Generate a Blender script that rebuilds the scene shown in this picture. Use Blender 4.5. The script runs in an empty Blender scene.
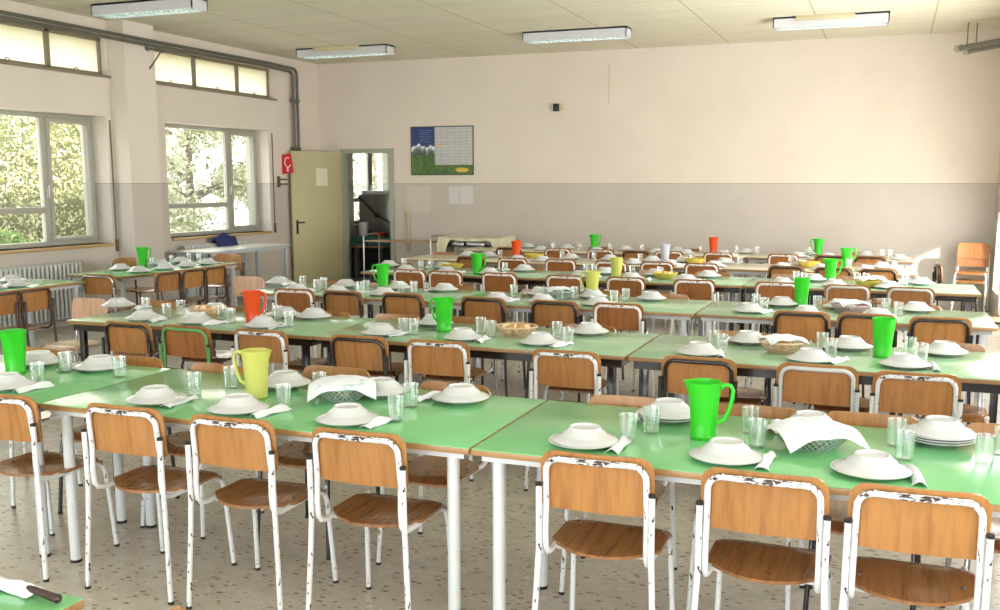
import bpy, bmesh, math, random
import numpy as np
from mathutils import Vector, Matrix, noise
random.seed(7)
PI = math.pi
sc = bpy.context.scene
COL = sc.collection

# ------------------------------------------------------------------ camera
F, CY, EYE = 989.0, 335.0, 1.65
PITCH, YAW = math.atan(151/989.0), math.atan(393/1000.5)
cam_d = bpy.data.cameras.new('camera'); cam = bpy.data.objects.new('camera', cam_d); COL.objects.link(cam)
cam.location = (0, 0, EYE)
cam.rotation_euler = (PI/2 - PITCH, 0, YAW)
cam_d.sensor_width = 36.0; cam_d.lens = F/1000*36.0
cam_d.shift_y = (CY-305)/1000.0
cam_d.clip_end = 200; cam_d.clip_start = 0.05
sc.camera = cam

# ------------------------------------------------------------------ world, sun, daylight, exposure
sc.view_settings.view_transform = 'Standard'; sc.view_settings.look = 'None'
sc.view_settings.gamma = 1.0; sc.view_settings.use_curve_mapping = False
sc.view_settings.exposure = -0.14
w = bpy.data.worlds.new('world'); sc.world = w; w.use_nodes = True
wn = w.node_tree.nodes; wl = w.node_tree.links
bg = wn['Background']
bg.inputs[0].default_value = (0.90, 0.95, 1.0, 1); bg.inputs[1].default_value = 6.0

XR_ = 1.27
def lamp(name, kind, loc, rot, energy, color, **kw):
    d = bpy.data.lights.new(name, kind); d.energy = energy; d.color = color
    for k, v in kw.items(): setattr(d, k, v)
    o = bpy.data.objects.new(name, d); COL.objects.link(o); o.location = loc; o.rotation_euler = rot
    return o
# sun: comes over the right-hand side of the building and travels towards the windows and the back wall
sd = Vector((-0.80, 0.50, -0.42)).normalized()
lamp('sun', 'SUN', (20, -10, 12), sd.to_track_quat('-Z', 'Y').to_euler(), 14.0, (1.0, 0.96, 0.90), angle=0.05)
# daylight falling through the side windows (right wall, mostly beside and behind the camera)
for nm, y, wd, en in (('daylight_side_a', -1.6, 2.6, 55), ('daylight_side_b', 2.2, 2.6, 50), ('daylight_side_c', 6.2, 2.6, 75), ('daylight_side_d', 10.2, 2.6, 215)):
    lamp(nm, 'AREA', (1.52, y, 1.75), (0, PI/2, 0), en, (1.0, 0.99, 0.98), shape='RECTANGLE', size=2.1, size_y=wd)
for nm, y in (('daylight_left_a', 8.1), ('daylight_left_b', 11.75)):
    lamp(nm, 'AREA', (-9.28, y, 1.70), (0, -PI/2, 0), 34, (1.0, 0.97, 0.90), shape='RECTANGLE', size=1.5, size_y=2.1)
lamp('daylight_corner', 'AREA', (XR_+0.10, 12.6, 1.2), (0, PI/2, 0), 32, (1.0, 0.98, 0.95), shape='RECTANGLE', size=2.0, size_y=1.2)
lamp('fill_rear', 'AREA', (-3.1, -3.15, 1.5), (PI/2, 0, 0), 210, (0.98, 0.99, 1.0), shape='RECTANGLE', size=7.6, size_y=2.6)  # fill lamp added behind the camera to brighten the foreground
lamp('daylight_kitchen', 'AREA', (-9.28, 16.4, 1.7), (0, -PI/2, 0), 22, (1.0, 1.0, 0.95), shape='RECTANGLE', size=1.4, size_y=1.2)
cyc = sc.cycles
cyc.max_bounces = 8; cyc.diffuse_bounces = 5; cyc.glossy_bounces = 4; cyc.transmission_bounces = 6
cyc.transparent_max_bounces = 24; cyc.caustics_reflective = False; cyc.caustics_refractive = False
cyc.sample_clamp_indirect = 6.0

# ------------------------------------------------------------------ pixel -> place (the photograph's geometry)
cR = np.array([math.cos(YAW), math.sin(YAW), 0.0])
cW = np.array([-math.sin(YAW)*math.cos(PITCH), math.cos(YAW)*math.cos(PITCH), -math.sin(PITCH)])
cU = np.cross(cR, cW)
def onz(px, py, z):
    d = cR*(px-500) - cU*(py-CY) + cW*F
    return d*(z-EYE)/d[2] + np.array([0, 0, EYE])
def fx(px, Y, z):
    A = cR - (px-500)/F*cW
    return float(-(A[1]*Y + A[2]*(z-EYE))/A[0])
def fy(px, X, z):
    A = cR - (px-500)/F*cW
    return float(-(A[0]*X + A[2]*(z-EYE))/A[1])

# ------------------------------------------------------------------ materials
def mat(name, color=(0.8, 0.8, 0.8), rough=0.5, metal=0.0, spec=0.5, coat=0.0):
    m = bpy.data.materials.new(name); m.use_nodes = True
    b = m.node_tree.nodes['Principled BSDF']
    b.inputs['Base Color'].default_value = (*color, 1); b.inputs['Roughness'].default_value = rough
    b.inputs['Metallic'].default_value = metal; b.inputs['Specular IOR Level'].default_value = spec
    b.inputs['Coat Weight'].default_value = coat; b.inputs['Coat Roughness'].default_value = 0.08
    return m
def S(r, g, b):
    f = lambda c: ((c/255)/12.92 if c/255 <= 0.04045 else ((c/255+0.055)/1.055)**2.4)
    return (f(r), f(g), f(b))
def nd(m, t, **kw):
    n = m.node_tree.nodes.new(t)
    for k, v in kw.items(): setattr(n, k, v)
    return n
def lk(m, a, b): m.node_tree.links.new(a, b)
def bsdf(m): return m.node_tree.nodes['Principled BSDF']
def coords(m, scale=(1, 1, 1), kind='Object'):
    tc = nd(m, 'ShaderNodeTexCoord'); mp = nd(m, 'ShaderNodeMapping')
    mp.inputs['Scale'].default_value = scale
    lk(m, tc.outputs[kind], mp.inputs['Vector']); return mp.outputs[0]
def ramp(m, fac, stops):
    r = nd(m, 'ShaderNodeValToRGB')
    e = r.color_ramp.elements
    while len(e) > 1: e.remove(e[-1])
    e[0].position = stops[0][0]; e[0].color = (*stops[0][1], 1)
    for p, c in stops[1:]:
        x = e.new(p); x.color = (*c, 1)
    lk(m, fac, r.inputs[0]); return r.outputs[0]
def noise_tex(m, vec, scale=5, detail=3, rough=0.5):
    n = nd(m, 'ShaderNodeTexNoise'); n.inputs['Scale'].default_value = scale
    n.inputs['Detail'].default_value = detail; n.inputs['Roughness'].default_value = rough
    lk(m, vec, n.inputs['Vector']); return n.outputs['Fac']
def mixc(m, fac, a, b, blend='MIX'):
    x = nd(m, 'ShaderNodeMix', data_type='RGBA', blend_type=blend)
    for s, v in ((x.inputs[0], fac), (x.inputs[6], a), (x.inputs[7], b)):
        if hasattr(v, 'is_linked') or hasattr(v, 'links'): lk(m, v, s)
        elif isinstance(v, tuple): s.default_value = (*v, 1)
        else: s.default_value = v
    return x.outputs[2]
def math_n(m, op, a, b=None):
    x = nd(m, 'ShaderNodeMath', operation=op)
    for s, v in ((x.inputs[0], a), (x.inputs[1], b)):
        if v is None: continue
        if isinstance(v, (int, float)): s.default_value = v
        else: lk(m, v, s)
    return x.outputs[0]

def wood(name, c1, c2, axis='z', rough=0.32):
    m = mat(name, c1, rough, coat=0.25)
    sc3 = {'z': (26, 26, 1.6), 'x': (1.6, 26, 26), 'y': (26, 1.6, 26)}[axis]
    oi = nd(m, 'ShaderNodeObjectInfo')
    v = coords(m, sc3)
    add = nd(m, 'ShaderNodeVectorMath', operation='ADD')
    sl = nd(m, 'ShaderNodeVectorMath', operation='SCALE'); sl.inputs['Scale'].default_value = 37.0
    cmb = nd(m, 'ShaderNodeCombineXYZ')
    for i in range(3): lk(m, oi.outputs['Random'], cmb.inputs[i])
    lk(m, cmb.outputs[0], sl.inputs[0]); lk(m, v, add.inputs[0]); lk(m, sl.outputs[0], add.inputs[1])
    f = noise_tex(m, add.outputs[0], 1.6, 5, 0.6)
    c = ramp(m, f, [(0.3, c2), (0.52, c1), (0.72, tuple(min(1, x*1.12) for x in c1))])
    br = math_n(m, 'MULTIPLY_ADD', oi.outputs['Random'], 0.22); br.node.inputs[2].default_value = 0.88
    cc = nd(m, 'ShaderNodeCombineColor')
    for i in range(3): lk(m, br, cc.inputs[i])
    lk(m, mixc(m, 1.0, c, cc.outputs[0], 'MULTIPLY'), bsdf(m).inputs['Base Color'])
    return m
W_BACK = wood('beech plywood', S(160, 112, 60), S(140, 92, 45))
W_BACK2 = wood('brown plywood', S(154, 98, 48), S(128, 76, 34))
W_SEAT = wood('worn seat plywood', S(144, 98, 56), S(112, 72, 38), 'y', 0.24)
W_PINK = wood('pale pinkish plywood', S(196, 160, 132), S(176, 138, 108))
W_EDGE = wood('beech table edging', S(158, 122, 78), S(130, 94, 56), 'x', 0.45)

def chipped(name, base, chip, amount, size=38):
    m = mat(name, base, 0.35)
    v = coords(m, (1, 1, 0.45))
    n = noise_tex(m, v, size, 4, 0.62)
    tc = nd(m, 'ShaderNodeTexCoord'); sp = nd(m, 'ShaderNodeSeparateXYZ'); lk(m, tc.outputs['Object'], sp.inputs[0])
    # paint is rubbed off most along the top of the back loop and at the feet
    top = nd(m, 'ShaderNodeMapRange'); lk(m, sp.outputs['Z'], top.inputs[0])
    top.inputs[1].default_value = 0.735; top.inputs[2].default_value = 0.768; top.inputs[3].default_value = 0; top.inputs[4].default_value = 0.11
    ft = nd(m, 'ShaderNodeMapRange'); lk(m, sp.outputs['Z'], ft.inputs[0])
    ft.inputs[1].default_value = 0.35; ft.inputs[2].default_value = 0.0; ft.inputs[3].default_value = 0; ft.inputs[4].default_value = 0.035
    n2 = noise_tex(m, coords(m, (0.22, 1, 1)), 90, 4, 0.7)
    streak = math_n(m, 'MULTIPLY', math_n(m, 'GREATER_THAN', n2, 0.49), top.outputs[0])
    f = math_n(m, 'ADD', math_n(m, 'ADD', n, math_n(m, 'MULTIPLY', streak, 2.0)), ft.outputs[0])
    c = ramp(m, f, [(amount, base), (amount+0.012, chip)])
    lk(m, c, bsdf(m).inputs['Base Color'])
    return m
M_WHITE = chipped('chipped white enamel', S(216, 220, 222), S(54, 36, 32), 0.635, 62)
M_WHITE2 = chipped('white enamel', S(228, 230, 228), S(70, 50, 44), 0.71)
M_BLACK = mat('black enamel', S(26, 24, 24), 0.22, coat=0.3)
M_BROWN = mat('dark brown enamel', S(62, 40, 32), 0.3, coat=0.3)
M_GREEN_FR = mat('green enamel', S(92, 150, 88), 0.35)
M_GREY_FR = mat('grey enamel', S(190, 194, 194), 0.3)
M_CHROME = mat('dull chrome', S(170, 170, 168), 0.22, 0.9)
M_CAP = mat('black rubber', S(20, 18, 18), 0.6)
M_TLEG = chipped('white table leg enamel', S(206, 212, 214), S(72, 60, 56), 0.73, 60)
M_TLEG_GREY = mat('pale grey table leg', S(182, 188, 192), 0.35)

def laminate(name, c, rough=0.17):
    m = mat(name, c, rough, spec=0.5)
    f = noise_tex(m, coords(m, (1, 1, 1)), 3.0, 4, 0.6)
    lk(m, ramp(m, f, [(0.3, tuple(x*0.95 for x in c)), (0.7, tuple(min(1, x*1.04) for x in c))]), bsdf(m).inputs['Base Color'])
    f2 = noise_tex(m, coords(m, (1, 1, 1)), 14, 4, 0.6)
    r = nd(m, 'ShaderNodeMapRange'); lk(m, f2, r.inputs[0]); r.inputs[3].default_value = rough*0.92; r.inputs[4].default_value = rough*1.1
    lk(m, r.outputs[0], bsdf(m).inputs['Roughness'])
    return m
T_GREEN = laminate('mint green laminate', S(118, 188, 128))
T_GREEN2 = laminate('faded green laminate', S(142, 182, 144))
T_CREAM = laminate('cream laminate', S(222, 216, 190))
T_GREY = laminate('pale grey laminate', S(178, 178, 166), 0.35)

M_PLATE = mat('white porcelain', S(198, 201, 203), 0.12, spec=0.6)
M_NAPKIN = mat('white paper', S(222, 225, 232), 0.85, spec=0.2)
M_STEEL = mat('stainless steel', S(180, 180, 178), 0.3, 1.0)
M_DARKSTEEL = mat('dark steel', S(70, 70, 72), 0.35, 0.7)
M_KNIFE = mat('dark brown plastic', S(54, 36, 34), 0.35)
M_BREAD = mat('bread crust', S(196, 150, 92), 0.8)
M_CRUMB = mat('bread crumb', S(232, 216, 180), 0.9)

def printed_paper():
    m = mat('printed paper napkin', S(222, 227, 233), 0.85, spec=0.2)
    f = noise_tex(m, coords(m, (1, 1, 1)), 22, 3, 0.7)
    g = noise_tex(m, coords(m, (1, 1, 1)), 9, 1, 0.5)
    k = math_n(m, 'MULTIPLY', math_n(m, 'GREATER_THAN', f, 0.56), math_n(m, 'GREATER_THAN', g, 0.54))
    lk(m, mixc(m, math_n(m, 'MULTIPLY', k, 0.6), S(222, 227, 233), S(150, 190, 200)), bsdf(m).inputs['Base Color'])
    return m
M_PRINT = printed_paper()

def plastic(name, c, t=0.35, rough=0.3):
    m = mat(name, c, rough)
    tr = nd(m, 'ShaderNodeBsdfTranslucent'); tr.inputs[0].default_value = (*c, 1)
    mx = nd(m, 'ShaderNodeMixShader'); mx.inputs[0].default_value = t
    lk(m, bsdf(m).outputs[0], mx.inputs[1]); lk(m, tr.outputs[0], mx.inputs[2])
    lk(m, mx.outputs[0], m.node_tree.nodes['Material Output'].inputs[0]); return m
J_GREEN = plastic('neon green plastic', S(64, 214, 48))
J_YELLOW = plastic('lemon yellow plastic', S(214, 218, 118))
J_ORANGE = plastic('orange plastic', S(236, 92, 34))
J_WHITE = plastic('milky plastic', S(206, 208, 222))
J_BOWL = plastic('mustard yellow plastic', S(212, 194, 92), 0.2)
M_BASKET = plastic('pale frosted plastic', S(196, 214, 204), 0.3)
M_WICKER = mat('beige wicker', S(206, 176, 146), 0.7)
M_MAUVE = mat('mauve wicker', S(176, 146, 152), 0.7)
M_TEAL = mat('teal plastic', S(66, 130, 120), 0.4)
M_REDP = mat('red plastic', S(214, 62, 44), 0.35)

def glassy(name, tint, refl=0.12, edge=0.55):
    m = bpy.data.materials.new(name); m.use_nodes = True
    nt = m.node_tree; nt.nodes.remove(nt.nodes['Principled BSDF'])
    t = nd(m, 'ShaderNodeBsdfTransparent'); t.inputs[0].default_value = (*tint, 1)
    g = nd(m, 'ShaderNodeBsdfGlossy'); g.inputs['Roughness'].default_value = 0.12; g.inputs[0].default_value = (0.95, 0.97, 0.97, 1)
    lw = nd(m, 'ShaderNodeLayerWeight'); lw.inputs[0].default_value = 0.35
    mr = nd(m, 'ShaderNodeMapRange'); lk(m, lw.outputs['Facing'], mr.inputs[0]); mr.inputs[3].default_value = refl; mr.inputs[4].default_value = edge+0.15
    mx = nd(m, 'ShaderNodeMixShader'); lk(m, mr.outputs[0], mx.inputs[0]); lk(m, t.outputs[0], mx.inputs[1]); lk(m, g.outputs[0], mx.inputs[2])
    lk(m, mx.outputs[0], nt.nodes['Material Output'].inputs[0]); return m
M_GLASS = glassy('drinking glass', (0.95, 0.97, 0.965), 0.12, 0.42)
M_PANE = glassy('window glass', (0.97, 0.98, 0.98), 0.03, 0.30)

# ------------------------------------------------------------------ mesh helpers
def tag(o, label, cat, group=None, kind=None):
    if label: o['label'] = label
    if cat: o['category'] = cat
    if group: o['group'] = group
    if kind: o['kind'] = kind
    return o
def link(name, mesh, mt, parent=None, smooth=True):
    o = bpy.data.objects.new(name, mesh); COL.objects.link(o)
    if mt is not None:
        for x in (mt if isinstance(mt, (list, tuple)) else [mt]): mesh.materials.append(x)
    if parent: o.parent = parent
    return o
class MB:
    def __init__(s): s.v = []; s.f = []; s.mi = []; s.sm = []
    def add(s, vs, fs, mi=0, smooth=True):
        o = len(s.v); s.v += [tuple(v) for v in vs]
        for f in fs: s.f.append([i+o for i in f]); s.mi.append(mi); s.sm.append(smooth)
        return s
    def box(s, a, b, mi=0, bev=0.0):
        (x0, y0, z0), (x1, y1, z1) = [tuple(map(float, q)) for q in ((min(a[0], b[0]), min(a[1], b[1]), min(a[2], b[2])), (max(a[0], b[0]), max(a[1], b[1]), max(a[2], b[2])))]
        if bev <= 0:
            v = [(x0,y0,z0),(x1,y0,z0),(x1,y1,z0),(x0,y1,z0),(x0,y0,z1),(x1,y0,z1),(x1,y1,z1),(x0,y1,z1)]
            f = [(0,3,2,1),(4,5,6,7),(0,1,5,4),(1,2,6,5),(2,3,7,6),(3,0,4,7)]
            return s.add(v, f, mi, False)
        bm = bmesh.new(); bmesh.ops.create_cube(bm, size=1)
        for v in bm.verts: v.co = Vector(((x0+x1)/2+v.co.x*(x1-x0), (y0+y1)/2+v.co.y*(y1-y0), (z0+z1)/2+v.co.z*(z1-z0)))
        bmesh.ops.bevel(bm, geom=bm.edges[:], offset=bev, segments=2, affect='EDGES', profile=0.5)
        bm.verts.index_update()
        s.add([v.co[:] for v in bm.verts], [[v.index for v in f.verts] for f in bm.faces], mi, False); bm.free(); return s
    def lathe(s, prof, n=28, mi=0, center=(0, 0, 0), rfun=None, close=True):
        vs = []
        for r, z in prof:
            for k in range(n):
                a = 2*PI*k/n; rr = r*(rfun(a, z) if rfun else 1)
                vs.append((center[0]+rr*math.cos(a), center[1]+rr*math.sin(a), center[2]+z))
        fs = []
        m = len(prof)
        for i in range(m-1):
            for k in range(n): fs.append((i*n+k, i*n+(k+1) % n, (i+1)*n+(k+1) % n, (i+1)*n+k))
        if close:
            if prof[0][0] > 1e-6: fs.append(tuple(range(n-1, -1, -1)))
            if prof[-1][0] > 1e-6: fs.append(tuple((m-1)*n+k for k in range(n)))
        return s.add(vs, fs, mi)
    def tube(s, pts, r, n=8, mi=0, caps=True, closed=False):
        P = [Vector(p) for p in pts]; rs = r if isinstance(r, (list, tuple)) else [r]*len(P)
        N = len(P); up = None; vs = []
        for i, p in enumerate(P):
            if closed: t = (P[(i+1) % N]-P[i-1]).normalized()
            else: t = (P[min(i+1, N-1)]-P[max(i-1, 0)]).normalized()
            if up is None:
                up = Vector((0, 0, 1)) if abs(t.z) < 0.9 else Vector((0, 1, 0))
            a = (up-t*up.dot(t))
            if a.length < 1e-6: a = t.orthogonal()
            a.normalize(); up = a; b = t.cross(a)
            for k in range(n):
                w_ = 2*PI*k/n; vs.append(p+a*(rs[i]*math.cos(w_))+b*(rs[i]*math.sin(w_)))
        fs = []
        for i in range(N if closed else N-1):
            j = (i+1) % N
            for k in range(n): fs.append((i*n+k, i*n+(k+1) % n, j*n+(k+1) % n, j*n+k))
        if caps and not closed: fs += [tuple(range(n-1, -1, -1)), tuple((N-1)*n+k for k in range(n))]
        return s.add(vs, fs, mi)
    def sheet(s, cols, t, mi=0):
        """cols: grid of (point, normal); gives a slab of thickness t"""
        nu, nv = len(cols), len(cols[0]); vs = []
        for sgn in (0.5, -0.5):
            for c in cols:
                for p, nrm in c: vs.append(Vector(p)+Vector(nrm)*t*sgn)
        fs = []; o = nu*nv
        for i in range(nu-1):
            for j in range(nv-1):
                a, b, c, d = i*nv+j, (i+1)*nv+j, (i+1)*nv+j+1, i*nv+j+1
                fs.append((a, b, c, d)); fs.append((a+o, d+o, c+o, b+o))
        def rim(a, b): fs.append((a, a+o, b+o, b))
        for i in range(nu-1): rim(i*nv, (i+1)*nv); rim((i+1)*nv+nv-1, i*nv+nv-1)
        for j in range(nv-1): rim(j+1, j); rim((nu-1)*nv+j, (nu-1)*nv+j+1)
        return s.add(vs, fs, mi)
    def mesh(s, name):
        me = bpy.data.meshes.new(name); me.from_pydata(s.v, [], s.f)
        me.polygons.foreach_set('material_index', s.mi); me.polygons.foreach_set('use_smooth', s.sm)
        me.update()
        bm = bmesh.new(); bm.from_mesh(me); bmesh.ops.recalc_face_normals(bm, faces=bm.faces[:]); bm.to_mesh(me); bm.free()
        return me
    def build(s, name, mt, parent=None, autosmooth=True):
        me = s.mesh(name); o = link(name, me, mt, parent)
        if autosmooth:
            try: me.set_sharp_from_angle(angle=math.radians(38))
            except Exception: pass
        return o
def empty(name, loc=(0, 0, 0), rz=0.0):
    o = bpy.data.objects.new(name, None); COL.objects.link(o); o.location = loc; o.rotation_euler = (0, 0, rz)
    o.empty_display_size = 0.1; return o
kids = {}
def copy_tree(o, parent=None):
    c = o.copy(); COL.objects.link(c); c.parent = parent
    if o.name not in kids: kids[o.name] = list(o.children)
    for ch in kids[o.name]: copy_tree(ch, c)
    return c
class Proto:
    """first use places the built thing itself, later uses place copies"""
    def __init__(s, make): s.make = make; s.o = None
    def put(s, loc, rz, label, cat, group=None, scale=1.0):
        if s.o is None: s.o = s.make(); c = s.o
        else: c = copy_tree(s.o)
        c.location = loc; c.rotation_euler = (0, 0, rz); c.scale = (scale,)*3
        for k in ('label', 'category', 'group'):
            if k in c: del c[k]
        tag(c, label, cat, group); return c
def struct(mb, name, mt, **k):
    o = mb.build(name, mt); o['kind'] = 'structure'; return o
ORD = ['first', 'second', 'third', 'fourth', 'fifth', 'sixth', 'seventh', 'eighth', 'ninth', 'tenth', 'eleventh', 'twelfth', 'thirteenth', 'fourteenth', 'fifteenth']

# ------------------------------------------------------------------ the room
XL, XR, YB, ZC, YF = -8.95, 1.27, 14.55, 3.60, -3.0
BAND = 1.655
def wall_paint():
    m = mat('painted plaster', S(222, 212, 194), 0.75, spec=0.3)
    g = nd(m, 'ShaderNodeNewGeometry'); sp = nd(m, 'ShaderNodeSeparateXYZ'); lk(m, g.outputs['Position'], sp.inputs[0])
    k = math_n(m, 'LESS_THAN', sp.outputs['Z'], BAND)
    mp = nd(m, 'ShaderNodeMapping'); lk(m, g.outputs['Position'], mp.inputs[0])
    f = noise_tex(m, mp.outputs[0], 1.3, 5, 0.6)
    up = ramp(m, f, [(0.3, S(217, 207, 195)), (0.7, S(223, 213, 202))])
    lo = ramp(m, f, [(0.3, S(188, 180, 171)), (0.7, S(196, 188, 179))])
    ln = math_n(m, 'LESS_THAN', math_n(m, 'ABSOLUTE', math_n(m, 'SUBTRACT', sp.outputs['Z'], BAND)), 0.006)
    c = mixc(m, ln, mixc(m, k, up, lo), S(168, 158, 142))
    lk(m, c, bsdf(m).inputs['Base Color'])
    r = nd(m, 'ShaderNodeMapRange'); lk(m, k, r.inputs[0]); r.inputs[3].default_value = 0.8; r.inputs[4].default_value = 0.38
    lk(m, r.outputs[0], bsdf(m).inputs['Roughness'])
    b = nd(m, 'ShaderNodeBump'); b.inputs['Strength'].default_value = 0.08; b.inputs['Distance'].default_value = 0.01
    lk(m, noise_tex(m, mp.outputs[0], 60, 3, 0.6), b.inputs['Height']); lk(m, b.outputs[0], bsdf(m).inputs['Normal'])
    return m
M_WALL = wall_paint()
def terrazzo():
    m = mat('terrazzo', S(168, 158, 138), 0.3)
    g = nd(m, 'ShaderNodeNewGeometry'); mp = nd(m, 'ShaderNodeMapping'); lk(m, g.outputs['Position'], mp.inputs[0])
    base = ramp(m, noise_tex(m, mp.outputs[0], 9, 5, 0.7), [(0.3, S(176, 171, 158)), (0.7, S(198, 192, 180))])
    def chips(scale, thr, w_):
        mp2 = nd(m, 'ShaderNodeMapping'); lk(m, g.outputs['Position'], mp2.inputs[0])
        mp2.inputs['Rotation'].default_value = (0, 0, w_); mp2.inputs['Scale'].default_value = (1, 1.9, 1)
        v = nd(m, 'ShaderNodeTexVoronoi'); v.inputs['Scale'].default_value = scale; lk(m, mp2.outputs[0], v.inputs['Vector'])
        nz = noise_tex(m, mp2.outputs[0], scale*2.2, 2, 0.5)
        d = math_n(m, 'ADD', v.outputs['Distance'], math_n(m, 'MULTIPLY', nz, 0.22))
        sel = nd(m, 'ShaderNodeSeparateColor'); lk(m, v.outputs['Color'], sel.inputs[0])
        return math_n(m, 'MULTIPLY', math_n(m, 'LESS_THAN', d, thr), math_n(m, 'GREATER_THAN', sel.outputs[0], 0.32)), sel.outputs[1]
    k1, r1 = chips(20, 0.40, 0.4)
    k2, r2 = chips(34, 0.36, 1.7)
    c = mixc(m, math_n(m, 'MULTIPLY', k1, 0.75), base, ramp(m, r1, [(0.0, S(112, 88, 66)), (0.6, S(140, 118, 92)), (1.0, S(216, 210, 198))]))
    c = mixc(m, math_n(m, 'MULTIPLY', k2, 0.6), c, ramp(m, r2, [(0.0, S(136, 128, 112)), (1.0, S(226, 220, 208))]))
    lk(m, c, bsdf(m).inputs['Base Color']); bsdf(m).inputs['Roughness'].default_value = 0.27
    return m
M_FLOOR = terrazzo()
def ceiling_mat():
    m = mat('ceiling panels', S(206, 196, 166), 0.8, spec=0.2)
    g = nd(m, 'ShaderNodeNewGeometry'); mp = nd(m, 'ShaderNodeMapping'); lk(m, g.outputs['Position'], mp.inputs[0])
    sp = nd(m, 'ShaderNodeSeparateXYZ'); lk(m, g.outputs['Position'], sp.inputs[0])
    def line(sock, off, per, w_):
        x = math_n(m, 'FRACT', math_n(m, 'DIVIDE', math_n(m, 'SUBTRACT', sock, off), per))
        return math_n(m, 'LESS_THAN', math_n(m, 'MULTIPLY', math_n(m, 'MINIMUM', x, math_n(m, 'SUBTRACT', 1.0, x)), per), w_)
    a = line(sp.outputs[0], 0.35-20*1.3, 1.3, 0.009); b = line(sp.outputs[1], -0.1-20*0.65, 0.65, 0.007)
    k = math_n(m, 'MAXIMUM', a, math_n(m, 'MULTIPLY', b, 0.8))
    base = ramp(m, noise_tex(m, mp.outputs[0], 1.1, 4, 0.6), [(0.3, S(214, 209, 190)), (0.7, S(222, 217, 198))])
    c = mixc(m, math_n(m, 'MULTIPLY', k, 0.8), base, S(172, 160, 128))
    lk(m, c, bsdf(m).inputs['Base Color'])
    return m
M_CEIL = ceiling_mat()

struct(MB().box((XL-0.5, YF-0.3, -0.12), (XR+0.3, YB, 0)), 'floor', M_FLOOR)
struct(MB().box((XL-0.6, YF-0.2, ZC), (XR+0.3, YB+0.2, ZC+0.12)), 'ceiling', M_CEIL)
# left wall with windows and clerestories
W1 = (7.25, 9.68); W2 = (10.74, 13.07); ZS, ZT = 0.93, 2.46; ZB1, ZB2 = 2.95, 3.40
CL1 = (6.6, 9.76); CL2 = (10.5, 13.28)
WT = 0.42
def wall_x(mb, x0, x1, holes, y0, y1, z0=0.0, z1=ZC):
    ys = sorted({y0, y1, *[h[0] for h in holes], *[h[1] for h in holes]})
    for a, b in zip(ys[:-1], ys[1:]):
        zs = [(h[2], h[3]) for h in holes if h[0] <= a+1e-6 and h[1] >= b-1e-6]
        zs.sort(); z = z0
        for q0, q1 in zs:
            if q0 > z: mb.box((x0, a, z), (x1, b, q0))
            z = q1
        if z < z1: mb.box((x0, a, z), (x1, b, z1))
KW0, KW1 = fy(341, XL-0.24, 2.1), fy(389.5, XL-0.24, 2.1)+0.03
mb = MB()
wall_x(mb, XL-WT, XL, [(W1[0], W1[1], ZS, ZT), (W2[0], W2[1], ZS, ZT), (CL1[0], CL1[1], ZB1, ZB2), (CL2[0], CL2[1], ZB1, ZB2),
                       (3.6, 6.03, ZS, ZT), (3.2, 6.1, ZB1, ZB2), (KW0, KW1, ZS, ZT-0.06)], YF, 17.95)
struct(mb, 'wall_left', M_WALL)
struct(MB().box((XL, 9.78, 0), (XL+0.25, 10.31, ZC)), 'wall_left_pillar', M_WALL)
# back wall with the kitchen doorway
DX0, DX1, DZ = -8.50, -7.62, 2.17
mb = MB()
mb.box((XL, YB, 0), (DX0, YB+0.09, ZC)); mb.box((DX0, YB, DZ), (DX1, YB+0.09, ZC)); mb.box((DX1, YB, 0), (XR+0.3, YB+0.09, ZC))
struct(mb, 'wall_back', M_WALL)
# right wall: windows beside the camera, and a glazed opening in the far corner where the sun comes in
mb = MB(); RW = [(-2.9, -0.3), (0.9, 3.5), (4.9, 7.5), (8.9, 11.5)]
wall_x(mb, XR, XR+0.3, [(a, b, 0.7, 2.8) for a, b in RW] + [(13.40, 14.15, 0.3, 1.30), (11.9, 13.3, 0.1, 2.3)], YF, YB)
struct(mb, 'wall_right', M_WALL)
mb = MB(); mb.box((XL-WT, YF-0.2, 0), (-7.0, YF, ZC)); mb.box((0.8, YF-0.2, 0), (XR+0.3, YF, ZC))
mb.box((-7.0, YF-0.2, 0), (0.8, YF, 0.1)); mb.box((-7.0, YF-0.2, 2.9), (0.8, YF, ZC))  # wide rear opening invented to let the added fill lamp in
struct(mb, 'wall_front', M_WALL)
# unseen wall added to keep direct sun off the side windows
struct(MB().box((4.2, -9, -0.2), (4.6, 9.6, 5.2)), 'wall_sun_block', mat('sun block render', S(214, 204, 186), 0.9))
M_GROUND = mat('outside ground', S(150, 150, 110), 0.95)
struct(MB().box((-32, -20, -0.3), (XL-WT, 34, -0.16)), 'ground', M_GROUND)

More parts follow.
